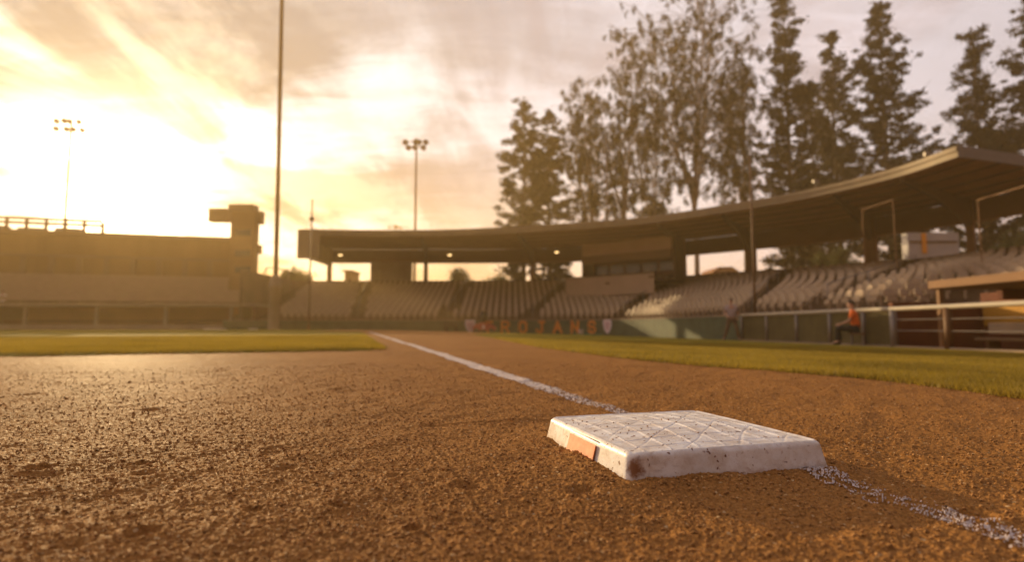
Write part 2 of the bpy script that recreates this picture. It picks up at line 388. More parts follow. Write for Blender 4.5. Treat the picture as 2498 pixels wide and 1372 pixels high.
def chalk_line():
    c = GV[GF].mean(1); x, y = c[:, 0], c[:, 1]
    a = (x - LP[0]) * NN[0] + (y - LP[1]) * NN[1]; b = (x - LP[0]) * U[0] + (y - LP[1]) * U[1]
    wob = .012 * (vnoise(b, b * 0, .35, 41) - .5)
    w = .042 + .012 * (vnoise(x, y, .08, 42) - .5)
    solid = np.clip((b - .45) / 1.6, 0, 1)
    q = .42 * RNG.random(len(x)) * 1.0 + .26 * vnoise(x, y, .009, 44) + .20 * vnoise(x, y, .07, 46) + .13
    thr = np.where(b > 0, .76 - .58 * solid, .70)
    edge = np.clip((np.abs(a + wob) / w), 0, 2) ** 4 * .25
    keep = (np.abs(a + wob) < w * 1.35) & (q > thr + edge - .06) & (b < 27.2) & (b > -4) & (y > .2)
    bl = base_local(x, y); keep &= ~((np.abs(bl[0]) < HB + .01) & (np.abs(bl[1]) < HB + .01))
    f = GF[keep]; idx, inv = np.unique(f.ravel(), return_inverse=True)
    v = GV[idx].copy(); v[:, 2] += 0.0022 + 0.0012 * RNG.random(len(v))
    o = np_mesh('foul_line', v, inv.reshape(-1, 4)[:, ::-1], M['chalk']); return o
o = chalk_line(); tag(o, 'white chalk foul line, scuffed thin beside the base', 'chalk line', kind='structure')

# loose clods and small stones (nobody could count them)
def clods():
    n = 42000; r = .5 * (8.0 ** (RNG.random(n) ** 1.15)); t = np.radians(RNG.uniform(-46, 46, n))
    x = r * np.sin(t); y = r * np.cos(t); a, b = base_local(x, y)
    ok = (np.maximum(np.abs(a), np.abs(b)) > HB + .03); x, y, r = x[ok], y[ok], r[ok]
    # extra crumbs lying against the base
    m = 900; s = RNG.integers(0, 4, m); e = RNG.uniform(-1, 1, m) * HB; off = HB + .016 + np.abs(RNG.normal(0, .018, m))
    a = np.where(s == 0, off, np.where(s == 1, -off, e)); b = np.where(s == 2, off, np.where(s == 3, -off, e))
    x = np.concatenate([x, BC[0] + NN[0] * a + U[0] * b]); y = np.concatenate([y, BC[1] + NN[1] * a + U[1] * b]); r = np.concatenate([r, np.hypot(BC[0] + 0 * a, BC[1])])
    n = len(x); z = G(x, y) + fine_height(x, y, r)
    size = (.0008 + .0017 * RNG.random(n) ** 3) * (1 + .22 * r)
    # crumbs kicked onto the top of the base
    m = 130; ca = np.array([(-.10, -.05), (-.06, -.11), (.02, .03), (.10, -.10), (-.14, .08)])[RNG.integers(0, 5, m)] + RNG.normal(0, .035, (m, 2)); ca = np.clip(ca, -.17, .17)
    x = np.concatenate([x, BC[0] + NN[0] * ca[:, 0] + U[0] * ca[:, 1]]); y = np.concatenate([y, BC[1] + NN[1] * ca[:, 0] + U[1] * ca[:, 1]])
    z = np.concatenate([z, .0500 + .0115 * (1 - (ca[:, 0] / HB) ** 2) * (1 - (ca[:, 1] / HB) ** 2)]); size = np.concatenate([size, .0006 + .0016 * RNG.random(m) ** 3]); n = len(x)
    ico = bmesh.new(); bmesh.ops.create_icosphere(ico, subdivisions=1, radius=1); iv = np.array([v.co[:] for v in ico.verts]); fi = np.array([[v.index for v in f.verts] for f in ico.faces]); ico.free()
    k = len(iv); V = iv[None] * (1 + .35 * (RNG.random((n, k, 1)) - .5)) * size[:, None, None] * np.array([1, 1, .75]) * RNG.uniform(.7, 1.3, (n, 1, 3))
    V = V + np.stack([x, y, z + size * .4], -1)[:, None]
    Fi = fi[None] + (np.arange(n) * k)[:, None, None]
    return np_mesh('gravel', V.reshape(-1, 3), Fi.reshape(-1, 3), M['clod'], smooth=False)
tag(clods(), 'loose crumbs of reddish infield soil scattered round the base', 'loose dirt', kind='stuff')

# ------------------------------------------------------------------ grass
def in_poly(x, y, poly):
    ins = np.zeros(len(x), bool); n = len(poly)
    for i in range(n):
        x1, y1 = poly[i]; x2, y2 = poly[(i + 1) % n]
        c = ((y1 > y) != (y2 > y)) & (x < (x2 - x1) * (y - y1) / (y2 - y1 + 1e-12) + x1); ins ^= c
    return ins
def dist_poly(x, y, poly):
    best = np.full(len(x), 1e9); n = len(poly)
    for i in range(n):
        p = np.array(poly[i]); q = np.array(poly[(i + 1) % n]); d = q - p; t = np.clip(((x - p[0]) * d[0] + (y - p[1]) * d[1]) / (d @ d + 1e-12), 0, 1)
        best = np.minimum(best, np.hypot(x - p[0] - t * d[0], y - p[1] - t * d[1]))
    return best
def lawn(poly, label, hgt, lim, nblades, seed, edge_=0.03):
    P = np.array(poly); mn, mx = P.min(0), P.max(0); step = .10 if (mx - mn).max() < 60 else .2
    # turf sheet: polygon grid clipped by cells, edge feathered down to the soil
    xs = np.arange(mn[0], mx[0], step); ys = np.arange(mn[1], mx[1], step)
    X, Y = np.meshgrid(xs, ys); x, y = X.ravel(), Y.ravel()
    ins = in_poly(x, y, poly); d = dist_poly(x, y, poly); sd = np.where(ins, d, -d) - edge_ * vnoise(x, y, .22, seed + 3) - edge_ * vnoise(x, y, .6, seed + 4)
    keepv = sd > -step * 1.5
    z = G(x, y) + np.where(sd > 0, hgt * (.75 + .25 * vnoise(x, y, .3, seed)), -.02) + .004 * (vnoise(x, y, .12, seed + 1) - .5)
    # pull outside vertices onto the outline
    nx, ny = X.shape; i, j = np.meshgrid(np.arange(nx - 1), np.arange(ny - 1), indexing='ij')
    Fq = np.stack([i * ny + j, i * ny + j + 1, (i + 1) * ny + j + 1, (i + 1) * ny + j], -1).reshape(-1, 4)
    Fq = Fq[keepv[Fq].all(1)]; Fq = Fq[(sd[Fq] > 0).any(1)]
    idx, inv = np.unique(Fq.ravel(), return_inverse=True)
    top = np_mesh('grass', np.stack([x, y, z], -1)[idx], inv.reshape(-1, 4), M['grass'])
    # blades near the camera, joined in the same object
    rng = np.random.default_rng(seed); bx = []; by = []; tot = 0
    while tot < nblades:
        r = lim[0] * (lim[1] / lim[0]) ** rng.random(nblades * 3); t = np.radians(rng.uniform(-50, 50, nblades * 3)); a = r * np.sin(t); b = r * np.cos(t)
        k = in_poly(a, b, poly) & (dist_poly(a, b, poly) > .005 + .02 * rng.random(len(a))); bx.append(a[k]); by.append(b[k]); tot += k.sum()
        if k.sum() == 0: break
    a = np.concatenate(bx)[:nblades]; b = np.concatenate(by)[:nblades]; n = len(a); r = np.hypot(a, b)
    w = .0016 + .0009 * r / 3; ang = rng.uniform(0, 6.28, n); L = hgt * rng.uniform(.9, 1.7, n); lean = rng.normal(0, .35, (n, 2)) * L[:, None]
    z0 = G(a, b) + hgt * .35
    dx = np.cos(ang) * w; dy = np.sin(ang) * w
    V = np.stack([np.stack([a - dx, b - dy, z0], -1), np.stack([a + dx, b + dy, z0], -1), np.stack([a + lean[:, 0], b + lean[:, 1], z0 + L], -1)], 1).reshape(-1, 3)
    bl = np_mesh('grass_blades', V, np.arange(3 * n).reshape(-1, 3), M['blade'], parent=top, smooth=False)
    tag(top, label, 'grass', kind='stuff'); return top
g0 = on_ground(945, 849, .03); g1 = on_ground(0, 864, .03); gd = (g1 - g0) / np.linalg.norm(g1 - g0)
gA = g0 + gd * 40; home = LP + U * 26.2
gL = [tuple(g0), tuple(g0 * .45 + home * .5 + np.array([-.85, 1.4]) * .5), tuple(home + np.array([-1.6, -2.0])), (-10, 36), (-45, 41), (-60, 38), (-50, 12), tuple(gA)]
g_mid = g0 + U * 20.0
gL = [tuple(g0), tuple(g0 + U * 8), tuple(g0 + U * 16), tuple(g_mid), tuple(g_mid + np.array([-3.5, 2.5])), (-13, 41), (-20, 44.6), (-62, 44.6), (-58, 14), tuple(gA)]
lawn(gL, 'sunlit infield grass left of the foul line, its cut edge facing the dirt', .030, (4.8, 16), 110000, 51)
gR = [tuple(on_ground(px, py, .02)) for px, py in ((2900, 1040), (2498, 968), (2300, 942), (2100, 919), (1900, 903), (1700, 889), (1560, 876), (1476, 867), (1308, 846), (1220, 828), (1150, 816))]
gR = [(6.2, 2.0)] + gR + [(-1.5, 41.5), (3.5, 40.5), (6.9, 37), (8.2, 33), (9.0, 27), (9.4, 21), (9.9, 14), (10.1, 8), (10.1, 2)]
lawn(gR, 'olive green grass strip in foul ground between dirt and dugout fence', .022, (2.6, 14), 150000, 61, .07)

# ------------------------------------------------------------------ base
def base_mat():
    m = bpy.data.materials.new('base_rubber'); m.use_nodes = True; nt = m.node_tree; N = nt.nodes; L = nt.links
    b = N['Principled BSDF']; b.inputs['Roughness'].default_value = 0.42; b.inputs['Specular IOR Level'].default_value = 0.5
    tc = N.new('ShaderNodeTexCoord')
    def noise(s, d, r=0.6, dist=0.0):
        n = N.new('ShaderNodeTexNoise'); n.inputs['Scale'].default_value = s; n.inputs['Detail'].default_value = d; n.inputs['Roughness'].default_value = r; n.inputs['Distortion'].default_value = dist
        L.new(tc.outputs['Object'], n.inputs[0]); return n.outputs[0]
    def ramp(i, pa, pb, a=(0, 0, 0), c=(1, 1, 1)):
        r = N.new('ShaderNodeValToRGB'); L.new(i, r.inputs[0]); e = r.color_ramp.elements; e[0].position = pa; e[1].position = pb; e[0].color = (*a, 1); e[1].color = (*c, 1); return r.outputs[0]
    def mix(f, a, c):
        x = N.new('ShaderNodeMix'); x.data_type = 'RGBA'; L.new(f, x.inputs[0])
        for k, v in ((6, a), (7, c)):
            if isinstance(v, tuple): x.inputs[k].default_value = (*v, 1)
            else: L.new(v, x.inputs[k])
        return x.outputs[2]
    def mth(op, a, c, clamp=False):
        q = N.new('ShaderNodeMath'); q.operation = op; q.use_clamp = clamp
        for k, v in enumerate((a, c)):
            if isinstance(v, (int, float)): q.inputs[k].default_value = v
            else: L.new(v, q.inputs[k])
        return q.outputs[0]
    col = ramp(noise(9, 4), .3, .7, (0.76, 0.74, 0.73), (0.88, 0.86, 0.85))
    dust = mth('MULTIPLY', ramp(noise(22, 6, .7), .40, .66), .7); col = mix(dust, col, (0.50, 0.38, 0.27))
    fine = mth('MULTIPLY', ramp(noise(140, 4, .6, .6), .60, .70), .55); col = mix(fine, col, (0.42, 0.27, 0.17))
    speck = ramp(noise(75, 2, .5, .4), .665, .70); col = mix(speck, col, (0.17, 0.06, 0.02))
    mp = N.new('ShaderNodeMapping'); mp.inputs['Scale'].default_value = (14, 150, 40); mp.inputs['Rotation'].default_value = (0, 0, 0.5); L.new(tc.outputs['Object'], mp.inputs[0])
    sn = N.new('ShaderNodeTexNoise'); sn.inputs['Scale'].default_value = 1.0; sn.inputs['Detail'].default_value = 3; L.new(mp.outputs[0], sn.inputs[0])
    col = mix(mth('MULTIPLY', ramp(sn.outputs[0], .60, .68), .45), col, (0.36, 0.30, 0.27))
    # scuffed corner showing the soil
    v = N.new('ShaderNodeVectorMath'); v.operation = 'DISTANCE'; L.new(tc.outputs['Object'], v.inputs[0]); v.inputs[1].default_value = (-.186, -.198, .030)
    q = mth('ADD', v.outputs['Value'], mth('MULTIPLY', noise(90, 3), .03)); sc_ = ramp(q, .024, .034, (1, 1, 1), (0, 0, 0)); col = mix(sc_, col, (0.22, 0.09, 0.03))
    # soil splashed up the lower sides
    sp = N.new('ShaderNodeSeparateXYZ'); L.new(tc.outputs['Object'], sp.inputs[0])
    lo = mth('ADD', mth('MULTIPLY', sp.outputs[2], 26.0), noise(60, 4)); col = mix(mth('MULTIPLY', ramp(lo, .52, .95, (1, 1, 1), (0, 0, 0)), .65), col, (0.36, 0.19, 0.09))
    L.new(col, b.inputs['Base Color'])
    bp = N.new('ShaderNodeBump'); bp.inputs['Strength'].default_value = .5; bp.inputs['Distance'].default_value = .0008; L.new(noise(200, 4), bp.inputs['Height']); L.new(bp.outputs[0], b.inputs['Normal'])
    return m
def make_base():
    root = empty('base', (BC[0], BC[1], 0), FL_ANG)
    tag(root, 'white rubber base with crosshatched top, dirt specks and an orange side patch', 'base')
    H = 0.050; rc = .016; n_side = 150
    # rounded-square outline
    out = []
    def arc(cx_, cy_, a0):
        for k in range(9): t = a0 + k / 8 * math.pi / 2; out.append((cx_ + rc * math.cos(t), cy_ + rc * math.sin(t)))
    s = HB - rc
    for (cx_, cy_, a0) in ((s, s, 0), (-s, s, math.pi / 2), (-s, -s, math.pi), (s, -s, 1.5 * math.pi)): arc(cx_, cy_, a0)
    pts = []
    for i in range(len(out)):
        p = np.array(out[i]); q = np.array(out[(i + 1) % len(out)]); d = np.linalg.norm(q - p); k = max(1, int(d / .0025))
        for j in range(k): pts.append(p + (q - p) * j / k)
    O = np.array(pts); n = len(O)
    def ridge(d, w): return np.exp(-(d / w) ** 2)
    def topz(x, y):
        m = np.maximum(np.abs(x), np.abs(y)) / HB
        z = H + .0115 * (1 - (x / HB) ** 2) * (1 - (y / HB) ** 2)
        z += .0022 * ridge((m - .965) * HB, .004)                       # piping round the rim
        inn = np.clip((.93 - m) * 30, 0, 1)
        px_ = .0508; x0_, y0_ = x, y; x = x + .016 * (vnoise(x0_ + 3, y0_ + 3, .09, 81) - .5); y = y + .016 * (vnoise(x0_ + 7, y0_ + 3, .09, 82) - .5)
        inn = inn * (.75 + .9 * vnoise(x0_ + 9, y0_ + 2, .07, 83))
        gx = (x / px_ + .5) % 1 - .5; gy = (y / px_ + .5) % 1 - .5
        z += inn * .0014 * (ridge(gx * px_, .0016) )
        z -= inn * .0010 * ridge(gy * px_, .0017)
        dg = ((x + y) / (2 * px_) + .5) % 1 - .5; dh = ((x - y) / (2 * px_) + .5) % 1 - .5
        z -= inn * .0006 * (ridge(dg * px_ * 1.41, .0016) + ridge(dh * px_ * 1.41, .0016))
        z += .0006 * (vnoise(x + 5, y + 5, .03, 77) - .5)
        return z
    V = []; ringn = 120
    for k in range(ringn + 1):
        t = (k / ringn); P = O * (t if k else 1e-4) * (HB - .006) / HB
        V.append(np.stack([P[:, 0], P[:, 1], topz(P[:, 0], P[:, 1])], -1))
    for off, z in ((-.0035, -.0012), (-.0015, -.003), (0, -.006), (.001, -.010), (.004, -.022), (.008, -.036), (.011, -.048), (.016, -.075)):
        d = O / np.maximum(np.abs(O).max(1, keepdims=True), 1e-9)
        P = O + O / np.linalg.norm(O, axis=1, keepdims=True) * off
        V.append(np.stack([P[:, 0], P[:, 1], np.full(n, H + z)], -1))
    m = len(V); V = np.vstack(V); i, j = np.meshgrid(np.arange(m - 1), np.arange(n), indexing='ij'); j2 = (j + 1) % n
    Fq = np.stack([i * n + j, (i + 1) * n + j, (i + 1) * n + j2, i * n + j2], -1).reshape(-1, 4)
    body = np_mesh('cushion', V, Fq, base_mat(), parent=root)
    # maker's patch on the left side: plain raised panel and its stitched ribs
    pm = mat('patch_vinyl', (0.78, 0.23, 0.085), .5, .12, 60, col2=(0.86, 0.33, 0.15))
    b = MB(); x0 = -HB - .0062; ya, yb = .052, -.072
    def side_x(z): return -HB - np.interp(H - z, [0.006, .010, .022, .036, .048], [0, .001, .004, .008, .011])
    zs = [H - .009, H - .018, H - .030, H - .044]; v = []; f = []
    for z in zs:
        for y_ in np.linspace(ya, yb, 12): v.append((side_x(z) - .0034, y_, z))
    for r_ in range(3):
        for c_ in range(11): f.append((r_ * 12 + c_, r_ * 12 + c_ + 1, (r_ + 1) * 12 + c_ + 1, (r_ + 1) * 12 + c_))
    b.add(v, f); p = b.build('side_patch', pm, root); p['label'] = 'faded orange patch on the side'
    md = p.modifiers.new('s', 'SOLIDIFY'); md.thickness = .0022; md.offset = 0
    b = MB()
    for k in range(3):
        b.tube((-HB + .001 + .0042 * k, ya + .004, H - .0030 + .0022 * k), (-HB + .001 + .0042 * k, yb - .004, H - .0030 + .0022 * k), .0013, n=6)
    b.build('rib', M['white'], p, smooth=True)
    return root
make_base()

# ------------------------------------------------------------------ grandstand curves
FR = [(-23.5, 45.5), (-20.4, 45.5), (-12.7, 45.5), (-5.5, 45.5), (1.2, 45.2), (7.6, 40.8), (9.8, 31.5), (10.4, 25.0), (10.95, 20.8), (11.25, 17.6), (14.4, 16.9), (14.6, 8.0)]
BK = [(-23.5, 57.3), (-21.5, 57.3), (-15, 57.3), (-4.6, 57.3), (5.5, 56.6), (15.3, 52.0), (20.0, 47.6), (22.5, 45.3), (28.3, 38.4), (29.5, 34.5), (30.3, 31.0), (31, 23.0)]
RF = [(-18.8, 48.5), (-13, 48.9), (-7.2, 48.9), (-2.5, 48.0), (1.75, 46.7), (10, 43.3), (16, 37.6), (18.7, 34.1), (20.7, 29.7), (21.2, 25.8)]
RB = [(-18.9, 57.6), (-13.5, 57.8), (-8, 57.8), (-2, 57.7), (4, 57.2), (14.5, 52.8), (22.3, 46.0), (25.8, 42.2), (29.2, 35.5), (30.6, 29.0)]
def catmull(P, n=12):
    P = np.array(P, float); Q = np.vstack([2 * P[0] - P[1], P, 2 * P[-1] - P[-2]]); out = []
    for i in range(1, len(Q) - 2):
        for k in range(n):
            t = k / n; a, b, c, d = Q[i - 1], Q[i], Q[i + 1], Q[i + 2]
            out.append(.5 * ((2 * b) + (c - a) * t + (2 * a - 5 * b + 4 * c - d) * t * t + (3 * b - a - 3 * c + d) * t ** 3))
    out.append(Q[-2]); return np.array(out)
NS = 12
fr, bk, rf, rb = catmull(FR, NS), catmull(BK, NS), catmull(RF, NS), catmull(RB, NS)
ROWS = 14
gz = G(fr[:, 0], fr[:, 1])
def rowz(k): return 0.72 + (4.45 - 0.72) * (k / ROWS)
def stand():
    root = empty('grandstand', (0, 50, 0)); root.location = (0, 0, 0)
    tag(root, 'curved covered grandstand behind home plate with raked seating and flat roof', 'grandstand')
    # terrace steps
    n = len(fr); V = []; 
    for k in range(ROWS + 1):
        t = k / ROWS; P = fr * (1 - t) + bk * t
        V.append(np.column_stack([P, np.full(n, rowz(k - 1) if k else -0.4)])); V.append(np.column_stack([P, np.full(n, rowz(k))]))
    m = len(V); V = np.vstack(V); i, j = np.meshgrid(np.arange(m - 1), np.arange(n - 1), indexing='ij')
    Fq = np.stack([i * n + j, i * n + j + 1, (i + 1) * n + j + 1, (i + 1) * n + j], -1).reshape(-1, 4)
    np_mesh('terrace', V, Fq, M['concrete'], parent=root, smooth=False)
    # low wall behind the top row
    def ribbon(name, A, B, z0, z1, mt, parent=root, th=None):
        """closed strip between plan curves A and B, from z0 to z1 (arrays or numbers)"""
        n = len(A); o_ = np.ones(n)
        q = [np.column_stack([A, z0 * o_]), np.column_stack([B, z0 * o_]), np.column_stack([B, z1 * o_]), np.column_stack([A, z1 * o_])]
        V = np.vstack(q); F = []
        for a in range(4):
            b = (a + 1) % 4
            for j in range(n - 1): F.append((a * n + j, a * n + j + 1, b * n + j + 1, b * n + j))
        F.append((0, n, 2 * n, 3 * n)); F.append((n - 1, 4 * n - 1, 3 * n - 1, 2 * n - 1))
        mb = MB(); mb.add(V, F); return mb.build(name, mt, parent)
    def off(C, d):
        t = np.gradient(C, axis=0); t /= np.linalg.norm(t, axis=1, keepdims=True); nrm = np.column_stack([-t[:, 1], t[:, 0]])
        return C + nrm * d
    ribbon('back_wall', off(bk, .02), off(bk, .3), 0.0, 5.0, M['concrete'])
    # roof deck, fascia, soffit, header beam
    roof = ribbon('roof', rf, off(rb, .4), 8.42, 8.78, M['roof'])
    ribbon('fascia', off(rf, -.05), off(rf, -.003), 8.30, 8.84, M['roof'], roof)
    ribbon('fascia_trim', off(rf, -.12), off(rf, -.053), 8.60, 8.80, M['roof'], roof)
    ribbon('soffit', off(rf, .02), off(rb, -.02), 8.33, 8.417, M['soffit'], roof)
    ribbon('header_beam', off(rb, -.01), off(rb, .35), 6.9, 8.32, M['beam'])
    ribbon('header_trim', off(rb, -.10), off(rb, -.013), 6.9, 7.45, M['beam'])
    # end fascia of the roof at its right end
    a = Vector((*rf[-1], 0)); b = Vector((*off(rb, .4)[-1], 0)); d = (b - a).normalized(); nn = Vector((d.y, -d.x, 0))
    mb = MB(); mb.prism([a + Vector((0, 0, 8.28)), b + Vector((0, 0, 8.28)), b + Vector((0, 0, 8.84)), a + Vector((0, 0, 8.84))], nn * .004, nn * .06); mb.build('end_fascia', M['galv'], roof)
    # closed panel at its left end
    mb = MB(); a = Vector((*rf[0], 0)); mb.box((a.x + .95, a.y - .17, 7.5), (1.95, .08, 2.6)); mb.box((a.x + .04, a.y + 4.3, 7.4), (.08, 8.4, 1.86)); mb.build('end_panel', M['roof'], root)
    # columns and cantilever rafters
    for px in (780, 1042, 1296, 1660, 1835, 2135, 2372):
        r = pix(rb[:, 0], rb[:, 1], 6.0)[0]; j = int(np.argmin(np.abs(r - px))); q = off(rb, -.35)[j]
        w = .42 if px not in (1660, 2135, 1835) else .8
        ang = math.atan2(*(rb[j] - rf[min(j, len(rf) - 1)])[::-1])
        mb = MB(); mb.box((q[0], q[1], 5.6), (w, w, 5.4), ang); col = mb.build('column', M['beam'], root, bevel=.02)
        p0 = np.array(q); p1 = rf[j] + (q - rf[j]) * .04
        dd = (p1 - p0); e = dd / np.linalg.norm(dd); pn = np.array([-e[1], e[0]]) * .11
        poly = [(*p0, 8.325), (*p1, 8.325), (*p1, 8.1), (*(p0 + dd * .55), 7.75), (*(p0 + dd * .1), 6.75), (*p0, 6.6)]
        mb = MB(); mb.prism(poly, (*pn, 0), (*-pn, 0)); mb.build('rafter', M['steel'], root)
    # purlins
    for t in (.12, .3, .5, .7, .88):
        C = rf[:, :] * (1 - t) + rb * t; mb = MB(); mb.path([(*c, 8.27) for c in C[::3]], .055, 6); mb.build('purlin', M['steel'], root)
    for a_ in (2, 3, 4, 5, 7, 8):
        P = [(*(fr[a_ * NS] * (1 - t) + bk[a_ * NS] * t), rowz(t * ROWS) + .85) for t in (.12, .4, .41, .68, .69, .95)]
        mb = MB(); mb.path([P[0], P[1]], .03, 6); mb.path([P[2], P[3]], .03, 6); mb.path([P[4], P[5]], .03, 6)
        for q in P: mb.tube((q[0], q[1], q[2] - 1.0), q, .025, n=6)
        mb.build('aisle_handrail', M['galv'], root, smooth=True)
    # round lamps under the roof (lit)
    lm = bpy.data.materials.new('lamp_glow'); lm.use_nodes = True; e = lm.node_tree.nodes['Principled BSDF']; e.inputs['Emission Color'].default_value = (1, .62, .25, 1); e.inputs['Emission Strength'].default_value = 3.0
    for px, py in ((830, 622), (1097, 622), (1358, 615)):
        p = at(px, py, 53.0); mb = MB(); mb.tube(p + Vector((0, 0, .22)), (p.x, p.y, 8.3), .03, n=6); mb.lathe([(0.02, .25), (.12, .22), (.22, .06), (.24, 0)], p, 16)
        L_ = mb.build('roof_lamp', M['steel'], root); mb = MB(); mb.lathe([(0.0, -.10), (.12, -.08), (.2, -.01), (.0, 0)], p, 16); mb.build('bulb', lm, L_)
    # booth, small plant boxes standing on the rear deck
    p0, p1 = at(905, 690, 56.9), at(1005, 640, 56.9)
    mb = MB(); mb.box(((p0.x + p1.x) / 2, 56.9, 5.93), (p1.x - p0.x, .6, 1.9)); mb.box((p0.x + .7, 56.55, 5.6), (.5, .06, 1.0)); mb.box((p0.x + 2.6, 56.55, 5.6), (1.2, .06, 1.0)); mb.build('booth', M['pale_concrete'], root)
    return root, off, ribbon
stand_root, off, ribbon = stand()

# front wall with team lettering
def plan_mesh(name, C, z0, z1, th, mt, parent):
    return ribbon(name, off(C, -th), C, z0, z1, mt, parent)
wall = empty('backstop_wall'); tag(wall, 'low green padded wall along the front of the grandstand seats', 'wall')
sel = fr[: 7 * NS + 1]
pd = ribbon('padding', off(sel, -.16), off(sel, -.004), G(sel[:, 0], sel[:, 1]) - .05, .74, M['green'], wall)
ribbon('cap_rail', off(sel, -.20), off(sel, .02), .743, .80, M['pale_concrete'], wall)
def fr_at_px(px, C=fr, z=.3):
    r = pix(C[:, 0], C[:, 1], z)[0]; j = int(np.argmin(np.abs(r - px))); j = min(max(j, 1), len(C) - 2)
    f = (px - r[j]) / (r[j + 1] - r[j] + 1e-9) if px > r[j] else (px - r[j]) / (r[j] - r[j - 1] + 1e-9)
    t = C[j + 1] - C[j - 1]; t /= np.linalg.norm(t); p = C[j] + (C[j + 1] - C[j]) * f if f > 0 else C[j] + (C[j] - C[j - 1]) * f
    return p, math.atan2(t[1], t[0])
def glyph(ch):
    s = {'T': [[(0, 1), (1, 1)], [(.5, 1), (.5, 0)]], 'R': [[(.1, 0), (.1, 1), (.7, 1), (.9, .85), (.9, .65), (.7, .5), (.1, .5)], [(.5, .5), (.9, 0)]],
         'O': [[(.3, 0), (.1, .2), (.1, .8), (.3, 1), (.7, 1), (.9, .8), (.9, .2), (.7, 0), (.3, 0)]], 'J': [[(.4, 1), (.95, 1)], [(.7, 1), (.7, .2), (.55, 0), (.3, 0), (.1, .2)]],
         'A': [[(.05, 0), (.5, 1), (.95, 0)], [(.22, .35), (.78, .35)]], 'N': [[(.1, 0), (.1, 1), (.9, 0), (.9, 1)]],
         'S': [[(.9, .8), (.7, 1), (.3, 1), (.1, .8), (.1, .62), (.3, .5), (.7, .5), (.9, .35), (.9, .2), (.7, 0), (.3, 0), (.1, .2)]]}[ch]
    return s
for ch, px in zip('TROJANS', (1190, 1233, 1277, 1320, 1362, 1405, 1447)):
    p, a = fr_at_px(px); w, h = .68, .82; z0 = -.18
    t = Vector((math.cos(a), math.sin(a), 0)); nrm = Vector((math.sin(a), -math.cos(a), 0)); c = Vector((*p, 0)) + nrm * .165
    L_ = None
    for name, mt, grow, o1, o2 in (('letter', M['gold'], .085, .0, .03), ('letter_face', M['cardinal'], .022, .031, .045)):
        mb = MB()
        for si, stroke in enumerate(glyph(ch)):
            for (x0, y0), (x1, y1) in zip(stroke[:-1], stroke[1:]):
                A = Vector(((x0 - .5) * w, z0 + y0 * h)); B = Vector(((x1 - .5) * w, z0 + y1 * h)); d = (B - A).normalized(); q = Vector((-d.y, d.x)) * grow; e = d * grow
                pts = [A - e + q, A - e - q, B + e - q, B + e + q]
                mb.prism([c + t * k.x + Vector((0, 0, k.y)) for k in pts], nrm * (o1 + .0015 * si), nrm * (o2 + .0015 * si))
        o = mb.build(name, mt, wall if L_ is None else L_); L_ = L_ or o
def shield(px, label):
    p, a = fr_at_px(px); t = Vector((math.cos(a), math.sin(a), 0)); nrm = Vector((math.sin(a), -math.cos(a), 0)); c = Vector((*p, 0)) + nrm * .17
    out = [(-.38, .83), (0, .78), (.38, .83), (.42, .45), (.33, .1), (.15, -.15), (0, -.26), (-.15, -.15), (-.33, .1), (-.42, .45)]
    mb = MB(); mb.prism([c + t * x + Vector((0, 0, z)) for x, z in out], nrm * 0, nrm * .035); s = mb.build('shield', M['shield'], wall)
    mb = MB(); mb.prism([c + t * x * .62 + Vector((0, 0, .3 + (z - .3) * .62)) for x, z in out], nrm * .036, nrm * .045); mb.build('shield_face', mat('shield_rose', (.55, .36, .38), .6, .1, 3), s)
shield(1147, ''); shield(1486, '')

# ------------------------------------------------------------------ seats
def seat_mesh():
    v = []; mb = MB()
    # moulded back with rounded top, tipped-up pan, bracket foot; faces -Y
    prof = [(-.16, .54), (-.175, .62), (-.16, .72), (-.10, .79), (0, .81), (.10, .79), (.16, .72), (.175, .62), (.16, .54)]
    mb.prism([(x, .12 + .14 * (z - .4) - 1.2 * x * x, z) for x, z in prof], (0, 0, 0), (0, .035, 0))
    pan = [(-.15, .40), (-.17, .48), (-.12, .52), (.12, .52), (.17, .48), (.15, .40)]
    mb.prism([(x, -.04 + .10 * (z - .4), z) for x, z in pan], (0, 0, 0), (0, .05, 0))
    mb.box((0, .08, .22), (.05, .08, .44)); mb.box((0, .05, .38), (.34, .16, .04))
    o = mb.build('stadium_chair', M['seat']); return o
seat0 = seat_mesh()
aisles = [(-22.0, 1), (-12.7, 2), (-5.5, 3), (1.2, 4), (7.6, 5), (10.4, 7), (10.95, 8)]
def seats():
    cand = []
    ai = [k * NS for k in (1, 2, 3, 4, 5, 7, 8)]
    for k in range(ROWS):
        t = (k + .55) / ROWS; C = fr * (1 - t) + bk * t; z = rowz(k)
        seg = np.linalg.norm(np.diff(C, axis=0), axis=1); s = np.concatenate([[0], np.cumsum(seg)])
        a_s = [s[a] for a in ai]
        for q in np.arange(.3, s[-1], .56):
            if min(abs(q - a) for a in a_s) < .62: continue
            x = np.interp(q, s, C[:, 0]); y = np.interp(q, s, C[:, 1]); x2 = np.interp(q + .1, s, C[:, 0]); y2 = np.interp(q + .1, s, C[:, 1]); x1 = np.interp(q - .1, s, C[:, 0]); y1 = np.interp(q - .1, s, C[:, 1])
            ang = math.atan2(y2 - y1, x2 - x1); px, py = pix(x, y, z + .8)
            sec = sum(q > a for a in a_s)
            if px < 630 or px > 2520: continue
            if x < -21 : continue
            if px > 2190 and py > 752 - (px - 2190) * .06: continue
            if px > 2275 and py > 690 - (px - 2275) * .1: continue
            cand.append((math.hypot(x, y), x, y, z, ang + random.gauss(0, .05), sec, k))
    cand.sort(); return cand
cand = seats()
